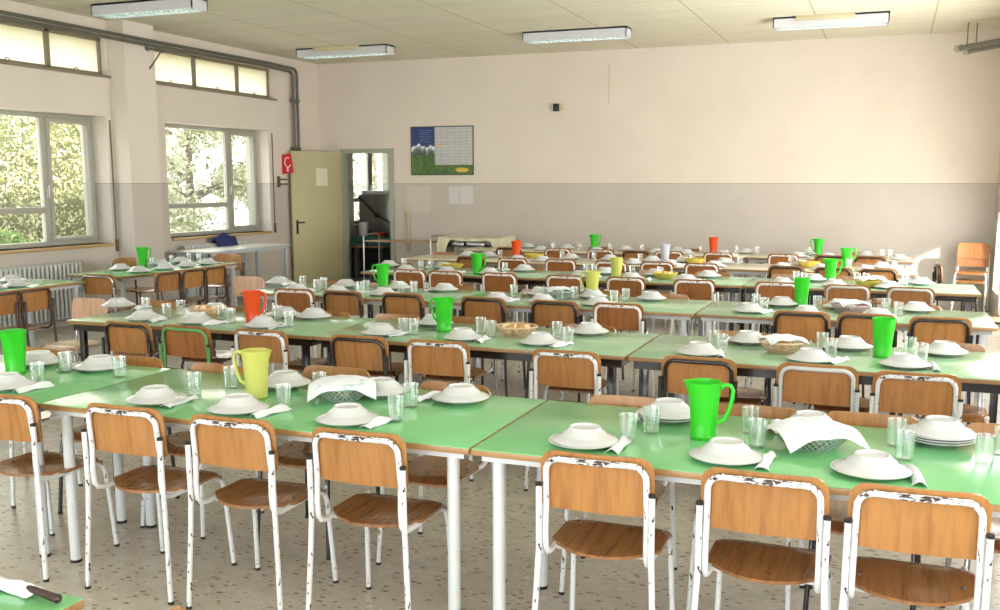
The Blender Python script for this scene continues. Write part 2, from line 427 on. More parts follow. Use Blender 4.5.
M_FRAME = mat('grey white window frame', S(168, 166, 154), 0.45)
M_DKFRAME = mat('dark window frame', S(136, 126, 106), 0.5)
M_SILL = mat('ochre window sill', S(178, 148, 96), 0.5)
def frosted():
    m = mat('frosted pane', S(246, 242, 228), 0.5)
    tr = nd(m, 'ShaderNodeBsdfTranslucent'); tr.inputs[0].default_value = (*S(254, 250, 240), 1)
    mx = nd(m, 'ShaderNodeMixShader'); mx.inputs[0].default_value = 0.8
    lk(m, bsdf(m).outputs[0], mx.inputs[1]); lk(m, tr.outputs[0], mx.inputs[2])
    lk(m, mx.outputs[0], m.node_tree.nodes['Material Output'].inputs[0]); return m
M_FROST = frosted()
XW = XL-0.24      # window plane
def window(n, y0, y1, z0, z1, mull, transom, xw=XW):
    root = empty('window_%d' % n, (xw, (y0+y1)/2, z0)); root['kind'] = 'structure'
    inv = Vector((xw, (y0+y1)/2, z0))
    def P(mb_):
        mb_.v = [tuple(Vector(v)-inv) for v in mb_.v]; return mb_
    fr = MB(); t, d = 0.055, 0.03
    for a, b in (((y0, z0), (y1, z0+t)), ((y0, z1-t), (y1, z1)), ((y0, z0+t), (y0+t, z1-t)), ((y1-t, z0+t), (y1, z1-t)), ((mull-0.045, z0+t), (mull+0.045, z1-t)), ((y0+t, transom-0.035), (mull-0.045, transom+0.035))):
        fr.box((xw-d, a[0], a[1]), (xw+d, b[0], b[1]), 0, 0.006)
    P(fr).build('window_frame', M_FRAME, root)
    sh = MB()   # opening sash inside the outer frame
    for (a0, b0, a1, b1) in ((mull+0.045, z0+t, y1-t, z1-t),):
        s_ = 0.045
        for a, b in (((a0, b0), (a1, b0+s_)), ((a0, b1-s_), (a1, b1)), ((a0, b0+s_), (a0+s_, b1-s_)), ((a1-s_, b0+s_), (a1, b1-s_))):
            sh.box((xw-0.02, a[0], a[1]), (xw+0.045, b[0], b[1]), 0, 0.005)
    P(sh).build('sash', M_FRAME, root)
    P(MB().box((xw-0.004, y0+t, z0+t), (xw+0.004, mull-0.045, transom-0.035))).build('pane', M_PANE, root)
    P(MB().box((xw-0.004, y0+t, transom+0.035), (xw+0.004, mull-0.045, z1-t))).build('pane', M_PANE, root)
    P(MB().box((xw-0.004, mull+0.09, z0+t+0.045), (xw+0.004, y1-t-0.045, z1-t-0.045))).build('pane', M_PANE, root)
    P(MB().box((xw+0.03, y0-0.0, z0-0.035), (XL+0.035, y1+0.0, z0+0.0), 0, 0.006)).build('window_sill', M_SILL, root)
    P(MB().box((xw+0.045, mull-0.02, z0+0.55), (xw+0.06, mull+0.02, z0+0.67), 0, 0.004).box((xw+0.06, mull-0.008, z0+0.57), (xw+0.085, mull+0.008, z0+0.70), 0, 0.003)).build('handle', M_FRAME, root)
window(1, W1[0], W1[1]-0.02, ZS, ZT, fy(44, XW, 1.7), 1.35)
window(2, W2[0]+0.02, W2[1]-0.02, ZS, ZT, fy(227, XW, 1.7), 1.35)
window(7, KW0, KW1, ZS, ZT-0.06, fy(368, XL-0.24, 1.8), 1.36)
window(3, 3.62, 6.01, ZS, ZT, 5.0, 1.48)
def clerestory(n, y0, y1, mulls):
    xw = XL-0.12
    root = empty('window_%d' % n, (xw, (y0+y1)/2, ZB1)); root['kind'] = 'structure'; inv = Vector((xw, (y0+y1)/2, ZB1))
    fr = MB(); t = 0.04
    for a, b in [((y0, ZB1), (y1, ZB1+t)), ((y0, ZB2-t), (y1, ZB2)), ((y0, ZB1), (y0+t, ZB2)), ((y1-t, ZB1), (y1, ZB2))] + [((m_-0.035, ZB1), (m_+0.035, ZB2)) for m_ in mulls]:
        fr.box((xw-0.025, a[0], a[1]), (xw+0.025, b[0], b[1]), 0, 0.004)
    fr.v = [tuple(Vector(v)-inv) for v in fr.v]; fr.build('window_frame', M_DKFRAME, root)
    ed = [y0+t] + [x for m_ in mulls for x in (m_-0.035, m_+0.035)] + [y1-t]
    for a, b in zip(ed[::2], ed[1::2]):
        p = MB().box((xw-0.004, a, ZB1+t), (xw+0.004, b, ZB2-t)); p.v = [tuple(Vector(v)-inv) for v in p.v]; p.build('pane', M_FROST, root)
        h = MB().tube([(xw+0.03, (a+b)/2+0.03*math.cos(k*PI/4), ZB1+0.035+0.028*math.sin(k*PI/4)) for k in range(5)], 0.006, 6)
        h.v = [tuple(Vector(v)-inv) for v in h.v]; h.build('latch', M_DKFRAME, root)
    s_ = MB().box((xw+0.025, y0-0.03, ZB1-0.03), (XL+0.03, y1+0.04 if n == 4 else y1+0.03, ZB1), 0, 0.004); s_.v = [tuple(Vector(v)-inv) for v in s_.v]; s_.build('window_sill', M_DKFRAME, root)
clerestory(4, CL1[0], CL1[1], [7.78, fy(46, XL-0.12, 3.15)])
clerestory(5, CL2[0], CL2[1], [fy(193, XL-0.12, 3.15), fy(236, XL-0.12, 3.15)])
clerestory(6, 3.2, 6.1, [4.2, 5.15])
r = empty('window_8', (XR+0.15, 12.6, 0.1)); r['kind'] = 'structure'
MB().box((-0.01, -0.66, 0.04), (0.01, 0.66, 2.16)).build('pane', M_FROST, r)
f = MB()
for a, b in (((-0.7, 0), (0.7, 0.05)), ((-0.7, 2.15), (0.7, 2.2)), ((-0.7, 0), (-0.65, 2.2)), ((0.65, 0), (0.7, 2.2)), ((-0.03, 0.05), (0.03, 2.15))): f.box((-0.03, a[0], a[1]), (0.03, b[0], b[1]), 0, 0.005)
f.build('window_frame', M_FRAME, r)
# roller shutter boxes above the windows, plaster lintel line
M_LINT = mat('lintel plaster', S(204, 196, 178), 0.7)
# shutter straps beside the windows
for lab, y, zt, zb in (('beige roller shutter strap beside the window nearest the camera', W1[1]+0.055, 2.42, 0.82), ('beige roller shutter strap between far window and fire sign', W2[1]+0.09, 2.42, 0.90)):
    r = empty('shutter_strap', (XL, y, zb)); tag(r, lab, 'strap', 'roller shutter straps')
    MB().box((0.004, -0.011, 0.12), (0.010, 0.011, zt-zb), 0).build('strap', mat('strap webbing', S(120, 112, 88), 0.8), r)
    MB().box((0.0, -0.02, 0.0), (0.022, 0.02, 0.15), 0, 0.005).build('winder', mat('strap winder', S(96, 80, 56), 0.6), r)

# ------------------------------------------------------------------ outside greenery
def leaf_mat(name, c1, c2, c3):
    m = mat(name, c1, 0.6)
    g = nd(m, 'ShaderNodeNewGeometry')
    c = ramp(m, g.outputs['Random Per Island'], [(0.0, c1), (0.5, c2), (1.0, c3)])
    lk(m, c, bsdf(m).inputs['Base Color'])
    tr = nd(m, 'ShaderNodeBsdfTranslucent'); lk(m, c, tr.inputs[0])
    mx = nd(m, 'ShaderNodeMixShader'); mx.inputs[0].default_value = 0.35
    lk(m, bsdf(m).outputs[0], mx.inputs[1]); lk(m, tr.outputs[0], mx.inputs[2])
    lk(m, mx.outputs[0], m.node_tree.nodes['Material Output'].inputs[0]); return m
L_HEDGE = leaf_mat('hedge leaves', S(168, 168, 104), S(230, 222, 176), S(246, 240, 212))  # leaf tones whitened so the hedge looks overexposed
L_TREE = leaf_mat('tree leaves', S(120, 128, 84), S(222, 222, 190), S(244, 244, 224))  # pale leaf tones carry the overexposed look in the colour
L_BUSH = leaf_mat('bush leaves', S(84, 130, 50), S(150, 180, 96), S(196, 210, 140))
def leaves(mb, n, pos, size):
    for _ in range(n):
        p = pos(); s_ = size*random.uniform(0.6, 1.3)
        a = Vector((random.gauss(0, 1), random.gauss(0, 1), random.gauss(0, 1))).normalized()
        b = a.orthogonal().normalized(); b.rotate(Matrix.Rotation(random.uniform(0, 6.28), 3, a)); c = a.cross(b)
        mb.add([p-b*s_, p+c*s_*0.45+a*s_*0.15, p+b*s_, p-c*s_*0.45+a*s_*0.15], [(0, 1, 2, 3)], 0, False)
def hedge():
    root = empty('garden_hedge', (-14.0, 9.5, -0.16)); tag(root, 'tall dense yellow green hedge outside the window nearest the camera', 'hedge')
    h = 4.6
    mb_ = MB(); core = MB()
    nu, nv = 40, 16; grid = []
    for i in range(nu+1):
        row = []
        for j in range(nv+1):
            y = -6.0+12.0*i/nu; z = h*j/nv
            x = 0.35*noise.noise(Vector((y*0.9, z*0.9, 3)))+0.0+0.35*(j/nv)**3*-1
            row.append((Vector((x, y, z)), Vector((1, 0, 0))))
        grid.append(row)
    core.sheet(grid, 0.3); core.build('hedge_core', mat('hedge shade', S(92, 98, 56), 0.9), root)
    def pos():
        y = random.uniform(-6, 6); z = random.uniform(0, h)
        x = 0.2+0.35*noise.noise(Vector((y*0.9, z*0.9, 3)))-0.35*(z/h)**3+random.uniform(-0.02, 0.22)
        return Vector((x, y, z))
    leaves(mb_, 26000, pos, 0.042); mb_.build('leaves', L_HEDGE, root, False)
hedge()
def bush(y, x, r, label):
    root = empty('garden_bush', (x, y, -0.16)); tag(root, label, 'bush')
    MB().tube([(0, 0, 0), (0.02, 0, r*0.8), (0, 0.03, r*1.2)], [0.04, 0.03, 0.01]).build('trunk', mat('bark', S(96, 78, 60), 0.9), root)
    def pos():
        v = Vector((random.gauss(0, 1), random.gauss(0, 1), random.gauss(0, 1))).normalized()*r*random.uniform(0.5, 1)
        return Vector((v.x, v.y, v.z*0.8+r*0.9))
    m_ = MB(); leaves(m_, int(2200*r), pos, 0.085); m_.build('leaves', L_BUSH, root, False)
bush(10.3, -11.7, 0.72, 'low bright green bush seen through the bottom of the near window')
bush(9.0, -11.8, 0.62, 'second low green bush outside the near window, closer to the camera')
def tree(x, y, h, r, n, label, seed):
    random.seed(seed)
    root = empty('garden_tree', (x, y, -0.16)); tag(root, label, 'tree')
    tm = MB(); tips = []
    tm.tube([(0, 0, 0), (0.05, 0.03, h*0.3), (0.0, 0.1, h*0.6), (0.05, 0, h*0.95)], [0.11, 0.09, 0.06, 0.015], 8)
    for k in range(26):
        z0 = h*random.uniform(0.12, 0.85); a = random.uniform(0, 2*PI); L_ = r*random.uniform(0.6, 1.0)*(1-0.4*z0/h)
        p0 = Vector((0.02, 0.03, z0)); p1 = p0+Vector((math.cos(a)*L_*0.55, math.sin(a)*L_*0.55, L_*0.2)); p2 = p0+Vector((math.cos(a)*L_, math.sin(a)*L_, L_*random.uniform(0.0, 0.5)))
        tm.tube([p0, p1, p2], [0.035, 0.022, 0.008], 6)
        tips += [p1, p2, (p1+p2)/2]
    tm.build('trunk', mat('tree bark', S(120, 100, 84), 0.9), root)
    def pos():
        c = random.choice(tips); return c+Vector((random.gauss(0, 0.24), random.gauss(0, 0.24), random.gauss(0, 0.2)))
    m_ = MB(); leaves(m_, n, pos, 0.075); m_.build('leaves', L_TREE, root, False)
tree(-13.2, 16.4, 4.6, 1.9, 11000, 'leafy tree with bare branches outside the far window', 3)
tree(-12.2, 19.0, 4.2, 1.6, 3800, 'slim leafy tree farther off outside the far window', 5)
tree(-12.6, 23.0, 4.4, 1.6, 2600, 'small tree outside the kitchen window', 8)
random.seed(11)

# ------------------------------------------------------------------ pipes, signs, wall fittings
M_PIPE = mat('dark grey painted pipe', S(92, 90, 80), 0.4)
r = empty('heating_pipes', (XL+0.14, 9.0, 3.44)); tag(r, 'pair of dark grey pipes under ceiling bending down by the far corner', 'pipes')
yb = fy(293.6, XL+0.06, 2.8)
for k, (dz, px_) in enumerate(((0.026, 297.8), (-0.026, 293.6))):
    yy = fy(px_, XL+0.06, 2.8)
    o3 = Vector((XL+0.14, 9.0, 3.44)); xn, xf = XL+0.32, XL+0.06
    P3 = [(xn, 2.0, 3.37+dz), (xn, 6.0, 3.37+dz), (xn, 10.31, 3.37+dz), (xf+0.06, yy-0.9, 3.42+dz), (xf, yy-0.10, 3.42+dz)]
    for t in range(1, 6):
        a = t*PI/10; P3.append((xf, yy-0.10+0.10*math.sin(a), 3.42+dz-0.10*(1-math.cos(a))))
    P3 += [(xf, yy, 2.0), (xf, yy, 0.02)]
    MB().tube([Vector(p)-o3 for p in P3], 0.022, 12).build('pipe', M_PIPE, r)
for zz in (2.95, 2.2):
    MB().tube([(-0.14, yb-9+0.03, zz-3.44), (-0.09, yb-9+0.03, zz-3.44)], 0.012, 6).tube([(-0.08, yb-9-0.05, zz-3.44), (-0.08, yb-9+0.14, zz-3.44)], 0.035, 6).build('clip', M_PIPE, r)
r = empty('pipe_bracket', (XL+0.25, 10.18, 3.31)); tag(r, 'dark steel bracket holding the pipes on the wall pillar', 'bracket')
MB().box((0, -0.02, -0.03), (0.012, 0.02, 0.02)).box((0, -0.014, -0.012), (0.02, 0.28, 0.012)).tube([(0.01, 0.02, -0.24), (0.01, 0.24, -0.01)], 0.010, 6).tube([(0.01, -0.04, 0), (0.01, 0.0, 0)], 0.02, 8).build('bracket_arm', M_PIPE, r)
r = empty('ceiling_pipes', (XR, 12.8, 3.44)); tag(r, 'pair of grey pipes with capped ends near ceiling above stacked chairs', 'pipes')
M_PIPE2 = mat('mid grey pipe', S(112, 108, 100), 0.4); M_PEND = mat('pipe end', S(176, 168, 150), 0.4)
for p0, p1, zz in (((958, 48.5), (1000, 41), 3.31), ((967, 51), (1000, 45), 3.285)):
    A_, B_ = Vector(onz(*p0, zz)), Vector(onz(*p1, zz)); d = (B_-A_).normalized(); E_ = A_+d*((XR-A_.x)/d.x); o3 = r.location
    MB().tube([A_-o3, E_-o3], 0.034, 12).build('pipe', M_PIPE2, r)
    MB().tube([A_-d*0.02-o3, A_+d*0.05-o3], 0.046, 12).build('end_cap', M_PEND, r)
    MB().tube([A_+d*0.15-o3, A_+d*0.15-o3+Vector((0, 0, ZC-zz))], 0.008, 6).build('hanger', M_PIPE2, r)

M_SIGN = mat('red sign enamel', S(206, 30, 40), 0.35)
r = empty('fire_hose_sign', (XL, 13.42, 1.80)); tag(r, 'red sign with white fire hose symbol on the window wall', 'sign')
MB().box((0.0, -0.004, 0.0), (0.21, 0.004, 0.30), 0).build('sign_panel', M_SIGN, r)
hm = MB(); pts = [(0.13+0.05*math.cos(a), -0.007, 0.17+0.075*math.sin(a)) for a in [k*0.3 for k in range(3, 20)]]
hm.tube(pts, 0.009, 6); hm.box((0.10, -0.009, 0.03), (0.13, -0.004, 0.10)); hm.build('hose_symbol', M_NAPKIN, r)
r.rotation_euler = (0, math.radians(-7), 0)
r = empty('wall_bracket', (XL, 13.30, 1.72)); tag(r, 'small dark metal bracket on the wall under the red sign', 'bracket')
MB().tube([(0, 0, 0), (0.16, 0, 0)], 0.012, 8).tube([(0, 0, -0.07), (0.18, 0, -0.07)], 0.012, 8).box((0.0, -0.03, -0.12), (0.02, 0.03, 0.05)).build('bracket_arm', M_PIPE, r)

# kitchen door leaf, frame
M_DOORFR = mat('grey green door frame', S(160, 164, 146), 0.45)
r = empty('door_1', (DX0, YB, 0)); r['kind'] = 'structure'
fr = MB(); wd = DX1-DX0
fr.box((-0.05, -0.03, 0), (0.015, 0.10, DZ-0.02)).box((wd-0.015, -0.03, 0), (wd+0.05, 0.10, DZ-0.02)).box((-0.05, -0.03, DZ-0.02), (wd+0.05, 0.10, DZ+0.05))
fr.build('door_frame', M_DOORFR, r)
hx, hy = DX0-0.04, YB-0.04; ey = 13.55; ex = fx(291.5, ey, 1.4)
L_ = math.hypot(ex-hx, ey-hy); ang = math.atan2(ey-hy, ex-hx)
M_DOOR = mat('pale olive door paint', S(184, 177, 138), 0.5)
leaf = MB().box((0, -0.022, 0.02), (L_, 0.022, DZ), 0, 0.004).build('door_panel', M_DOOR, r); leaf.location = (hx-DX0, hy-YB, 0); leaf.rotation_euler = (0, 0, ang)
h = MB(); h.box((L_-0.10, 0.022, 0.86), (L_-0.06, 0.034, 1.08), 0, 0.006).tube([(L_-0.08, 0.02, 1.04), (L_-0.08, 0.06, 1.04), (L_-0.20, 0.065, 1.04)], 0.011, 8)
h.build('door_handle', M_CAP, leaf)
n_ = MB().box((0.30, 0.023, 1.62), (0.53, 0.025, 1.90), 0).build('paper_notice', mat('yellowed paper', S(222, 216, 190), 0.8), leaf)
wr = MB()
for q in range(6):
    wr.box((0.34+0.01*(q % 2), 0.0255, 1.84-0.035*q), (0.49-0.02*(q % 3), 0.0258, 1.842-0.035*q))
wr.build('writing', mat('faded ink', S(170, 162, 140), 0.9), n_)

# wall poster
def poster():
    X0, X1, Z0, Z1 = -7.25, -6.16, 1.79, 2.555
    r = empty('wall_poster', ((X0+X1)/2, YB, (Z0+Z1)/2)); tag(r, 'framed mountain calendar poster on the cream back wall', 'poster')
    wq, hq = (X1-X0)/2, (Z1-Z0)/2
    MB().box((-wq, -0.014, -hq), (wq, 0, hq)).build('backing', mat('poster black edge', S(40, 44, 44), 0.5), r)
    m = mat('poster landscape', (1, 1, 1), 0.3)
    tc = nd(m, 'ShaderNodeTexCoord'); sp = nd(m, 'ShaderNodeSeparateXYZ'); lk(m, tc.outputs['Object'], sp.inputs[0])
    n = noise_tex(m, coords(m, (1, 0, 0)), 6, 4, 0.6)
    zz = math_n(m, 'ADD', sp.outputs['Z'], math_n(m, 'MULTIPLY', math_n(m, 'SUBTRACT', n, 0.5), -0.30))
    sky = ramp(m, math_n(m, 'MULTIPLY_ADD', sp.outputs['Z'], 2.4), [(0.12, S(170, 196, 214)), (0.3, S(50, 110, 180)), (0.8, S(26, 52, 112))])
    mtn = ramp(m, math_n(m, 'ADD', math_n(m, 'MULTIPLY', zz, 3.5), noise_tex(m, coords(m, (2, 1, 1)), 9, 3, 0.6)), [(0.35, S(60, 76, 64)), (0.55, S(120, 128, 132)), (0.72, S(226, 230, 232))])
    gr = ramp(m, noise_tex(m, coords(m, (1, 1, 1)), 30, 4, 0.7), [(0.35, S(36, 72, 24)), (0.65, S(86, 124, 40))])
    c = mixc(m, math_n(m, 'LESS_THAN', zz, 0.075), sky, mtn)
    c = mixc(m, math_n(m, 'LESS_THAN', sp.outputs['Z'], -0.075), c, gr)
    lk(m, c, bsdf(m).inputs['Base Color'])
    MB().box((-wq+0.012, -0.016, -hq+0.012), (wq-0.012, -0.0145, hq-0.012)).build('landscape_print', m, r)
    m2 = mat('calendar grid', S(190, 188, 186), 0.4)
    b = nd(m2, 'ShaderNodeTexBrick'); b.inputs['Scale'].default_value = 1; b.offset = 0
    b.inputs['Color1'].default_value = (*S(196, 196, 196), 1); b.inputs['Color2'].default_value = (*S(186, 184, 188), 1); b.inputs['Mortar'].default_value = (*S(176, 176, 178), 1)
    b.inputs['Brick Width'].default_value = 0.11; b.inputs['Row Height'].default_value = 0.048; b.inputs['Mortar Size'].default_value = 0.008
    mp = coords(m2, (1, 1, 1)); sx = nd(m2, 'ShaderNodeSeparateXYZ'); lk(m2, mp, sx.inputs[0]); cb = nd(m2, 'ShaderNodeCombineXYZ'); lk(m2, sx.outputs[0], cb.inputs[0]); lk(m2, sx.outputs[2], cb.inputs[1]); lk(m2, cb.outputs[0], b.inputs['Vector'])
    lk(m2, b.outputs[0], bsdf(m2).inputs['Base Color'])
    MB().box((-0.12, -0.0185, -hq+0.16), (wq-0.012, -0.0165, hq-0.015)).build('calendar_table', m2, r)
    MB().lathe([(0.115, 0), (0.115, 0.002)], 28).build('yellow_oval', mat('poster yellow', S(214, 186, 60), 0.5), r)
    ov = r.children[-1] if False else bpy.data.objects['yellow_oval']; ov.rotation_euler = (PI/2, 0, 0); ov.scale = (1, 0.32, 1); ov.location = (wq-0.19, -0.0165, -hq+0.08)
    MB().box((-0.10, -0.0205, 0.085), (0.02, -0.0187, 0.105)).build('yellow_mark', mat('poster yellow mark', S(214, 176, 40), 0.5), r)
    tx = MB()
    for q in range(7): tx.box((-wq+0.15, -0.0175, hq-0.06-0.03*q), (-0.16-0.03*(q % 3), -0.0164, hq-0.066-0.03*q))
    tx.build('text_lines', mat('poster pale blue', S(110, 140, 180), 0.5), r)
poster()
r = empty('control_box', (-4.76, YB, 2.79)); tag(r, 'small black and beige switch box high on the back wall', 'switch box')
MB().box((-0.075, -0.06, -0.055), (0.02, 0, 0.055), 0, 0.006).build('black_box', mat('black plastic', S(30, 28, 28), 0.4), r)
MB().box((0.02, -0.05, -0.05), (0.085, 0, 0.05), 0, 0.006).build('beige_box', mat('beige plastic', S(206, 196, 160), 0.5), r)
MB().tube([(-0.03, -0.064, 0.0), (-0.03, -0.058, 0.0)], 0.016, 12).build('dial', M_DARKSTEEL, r)
mb = MB(); mb.box((fx(609, YB, 3)-0.006, YB-0.008, 2.82), (fx(609, YB, 3)+0.006, YB, 3.4)); o = mb.build('cable_trunking', mat('cable cream', S(200, 186, 156), 0.7)); tag(o, 'thin cream cable strip running down below the ceiling on back wall', 'cable')
mb = MB(); xq = fx(407, YB, 1.4); mb.box((xq-0.06, YB-0.02, 1.20), (xq+0.06, YB, 1.32), 0, 0.006); o = mb.build('socket_box', mat('beige socket', S(196, 186, 160), 0.6)); tag(o, 'beige junction box on the grey wall band right of kitchen doorway', 'junction box')
mb = MB(); mb.tube([(xq+0.01, YB-0.012, 1.20), (xq+0.03, YB-0.014, 0.9), (xq+0.02, YB-0.012, 0.55)], 0.035, 8); o = mb.build('cable_duct', mat('duct beige', S(176, 168, 150), 0.6)); tag(o, 'beige cable duct running down from the junction box', 'cable duct')
M_PAPER2 = mat('thin paper', S(206, 204, 204), 0.7)
for (a, b, y0_, y1_, lab) in ((449, 459, 187, 204, 'faint paper sheet under poster, the one nearer the kitchen door'), (460, 473, 187, 204, 'faint paper sheet under poster, the one farther from kitchen door'), (407, 430, 187, 212, 'large pale paper sheet on grey wall band beside the kitchen door')):
    xa, xb = fx(a, YB, 1.5), fx(b, YB, 1.5); mm = MB().box((xa, YB-0.003, 1.65-0.0159*(y1_-184)), (xb, YB-0.0008, 1.65-0.0159*(y0_-184)+0.01)); o = mm.build('paper_sheet', M_PAPER2 if a > 440 else mat('greyed paper', S(200, 192, 182), 0.6)); tag(o, lab, 'paper', 'paper sheets under the poster')

# ------------------------------------------------------------------ radiators
def radiator(y0, y1, z0, z1, label):
    r = empty('radiator', (XL+0.10, (y0+y1)/2, z0)); tag(r, label, 'radiator', 'radiators under the windows')
    n = int((y1-y0)/0.062); m_ = MB(); hh = z1-z0
    for k in range(n):
        y = -(y1-y0)/2+0.031+k*0.062
        for dx in (-0.045, 0.02):
            m_.box((dx, y-0.018, 0.03), (dx+0.03, y+0.018, hh-0.03), 0, 0.01)
    m_.build('columns', mat('radiator enamel', S(196, 198, 196), 0.4), r)
    m_ = MB(); L2 = (y1-y0)/2
    for z in (0.04, hh-0.04): m_.tube([(0, -L2, z), (0, L2, z)], 0.032, 10)
    m_.build('headers', mat('radiator header', S(170, 172, 168), 0.4), r)
    MB().tube([(0, L2, 0.04), (0, L2+0.05, 0.04), (0.0, L2+0.07, -0.0), (0, L2+0.07, -z0)], 0.012, 8).tube([(0, L2+0.02, 0.04), (0.05, L2+0.03, 0.04)], 0.018, 10).build('valve', M_CHROME, r)
radiator(6.9, 9.05, 0.08, 0.77, 'white column radiator under the near window')
radiator(10.85, 12.25, 0.10, 0.84, 'white column radiator under far window behind the grey table')

# ------------------------------------------------------------------ ceiling lights
M_TUBE = bpy.data.materials.new('lit tube'); M_TUBE.use_nodes = True
b_ = bsdf(M_TUBE); b_.inputs['Emission Color'].default_value = (0.78, 1.0, 0.86, 1); b_.inputs['Emission Strength'].default_value = 8.0
M_HOUS = mat('lamp housing', S(204, 204, 210), 0.45)
M_LOUV = mat('bright louvre', S(210, 216, 212), 0.25, 0.6)
def ceiling_light(x0, x1, y0, label, strip, wd=0.26):
    y1 = y0+wd; z1 = ZC; z0 = ZC-0.10
    r = empty('ceiling_light', ((x0+x1)/2, (y0+y1)/2, ZC)); tag(r, label, 'ceiling light', 'fluorescent ceiling lights')
    L2 = (x1-x0)/2; W_ = wd/2
    hs = MB(); hs.box((-L2, -W_, -0.02), (L2, W_, 0)); hs.box((-L2, -W_, -0.12), (L2, -W_+0.012, 0)); hs.box((-L2, W_-0.012, -0.12), (L2, W_, 0))
    hs.box((-L2, -W_, -0.12), (-L2+0.012, W_, 0)); hs.box((L2-0.012, -W_, -0.12), (L2, W_, 0))
    hs.build('housing', M_HOUS, r)
    for s_ in (-1, 1):
        MB().tube([(-L2+0.05, s_*W_*0.5, -0.052), (L2-0.05, s_*W_*0.5, -0.052)], 0.014, 10).build('tube', M_TUBE, r)
    lv = MB(); n = 20
    for k in range(n+1):
        x = -L2+0.02+k*(2*L2-0.04)/n; lv.box((x-0.003, -W_+0.012, -0.118), (x+0.002, W_-0.012, -0.085))
    lv.box((-L2+0.012, -0.01, -0.118), (L2-0.012, 0.01, -0.06)); lv.build('louvre', M_LOUV, r)
    if strip:
        MB().box((-L2*0.6, -W_-0.03, -0.055), (L2*0.42, -W_-0.001, -0.0), 0, 0.004).build('side_cover', mat('beige cover', S(196, 186, 152), 0.6), r)
ceiling_light(-8.30, -6.95, 8.85, 'lit white louvred ceiling light above the near window end', False)
ceiling_light(-8.22, -6.74, 12.78, 'lit ceiling light near the kitchen door corner', True)
ceiling_light(-4.58, -3.20, 12.46, 'long louvred ceiling light at middle of the back wall', False)
ceiling_light(-1.43, -0.14, 12.50, 'louvred ceiling light with beige side cover, closest to the far pipes', True)

# ------------------------------------------------------------------ tables
def make_table(L_, D_, top_m, leg_m, kind, H_=0.72, edge_m=None, rear=0.0):
    def mk():
        r = empty('dining_table')
        MB().box((-L_/2+0.002, -D_/2+0.002, H_-0.004), (L_/2-0.002, D_/2-0.002, H_), 0, 0.001).build('table_top', top_m, r)
        MB().box((-L_/2, -D_/2, H_-0.025), (L_/2, D_/2, H_-0.003), 0, 0.003).build('edge_band', edge_m or W_EDGE, r)
        ap = MB(); ix, iy = L_/2-0.03, D_/2-0.03
        hh = 0.022 if kind == 'round' else (0.045 if leg_m is M_BLACK else 0.028)
        for a, b in (((-ix, -iy), (ix, -iy+0.025)), ((-ix, iy-0.025), (ix, iy)), ((-ix, -iy), (-ix+0.025, iy)), ((ix-0.025, -iy), (ix, iy))):
            ap.box((*a, H_-0.028-hh), (*b, H_-0.028))
        ap.build('apron_frame', leg_m, r)
        for sx in (-1, 1):
            for sy in (-1, 1):
                lx, ly = sx*(L_/2-0.085), sy*(D_/2-0.06)-(rear if sy > 0 else 0)
                g = MB()
                if kind == 'round': g.tube([(lx, ly, 0.012), (lx, ly, H_-0.03)], 0.0235, 16)
                else: g.box((lx-0.02, ly-0.02, 0.012), (lx+0.02, ly+0.02, H_-0.03), 0, 0.004)
                lo = g.build('leg', leg_m, r)
                f = MB(); f.tube([(lx, ly, 0), (lx, ly, 0.013)], 0.0242, 14) if kind == 'round' else f.box((lx-0.022, ly-0.022, 0), (lx+0.022, ly+0.022, 0.02), 0, 0.003)
                f.build('foot', M_CAP, lo)
        return r
    return Proto(mk)
DT = 0.86
T_A = make_table(2.0, DT, T_GREEN, M_TLEG, 'round', rear=0.26)
T_B = make_table(1.97, DT, T_GREEN2, M_BLACK, 'square')
T_C = make_table(1.97, DT, T_GREEN2, M_TLEG_GREY, 'square')
T_D = make_table(2.0, DT, T_GREEN2, M_BLACK, 'square')
T_E = make_table(2.0, DT, T_CREAM, M_TLEG_GREY, 'square')
ROW = {  # near edge Y, right end X, table pitch, proto, colour words
    'A': (3.14, 0.66, 2.01, T_A, 'front', 'green table with round white legs', 3),
    'B': (5.21, 0.68, 1.985, T_B, 'second', 'green table with black legs', 3),
    'C': (7.15, 0.70, 1.985, T_C, 'third', 'green table with grey legs', 3),
    'D': (9.31, 0.76, 2.01, T_D, 'fourth', 'green table with black frame', 3),
    'E': (11.12, 0.30, 2.01, T_E, 'fifth', 'cream topped table with grey legs', 3),
    'F': (13.00, 0.30, 2.01, T_E, 'sixth', 'cream topped table with grey legs', 3)}
PLACE3 = {0: 'at its window end', 1: 'in the middle of the row', 2: 'at its sunny end'}
for k, (y0, xr, pit, pr, nm, words, n) in ROW.items():
    for i in range(n):
        c = pr.put((xr-pit*(n-1-i)-pit/2+0.0, y0+DT/2, 0), 0, '%s, %s row, %s' % (words, nm, PLACE3[i]), 'table', 'dining tables in rows')
T_L = make_table(2.0, 0.72, T_GREEN, M_TLEG_GREY, 'square')
T_L.put((-7.60, 8.91, 0), PI/2, 'green table by the pillar with its long side along the window wall', 'table', 'tables along the window wall')
T_L.put((-7.60, 6.44, 0), PI/2, 'green table by the near radiator, parallel to the window wall', 'table', 'tables along the window wall')
T_W = make_table(1.9, 0.62, T_GREY, M_TLEG_GREY, 'square', 0.78, M_TLEG_GREY)
T_W.put((-8.45, 11.45, 0), PI/2, 'bare pale grey table under the far window', 'table')
T_N = make_table(1.6, DT, T_GREEN, M_TLEG, 'round')
T_N.put((-1.66-0.8, 1.64-DT/2, 0), 0, 'bright green table corner closest to the camera with a knife on it', 'table')

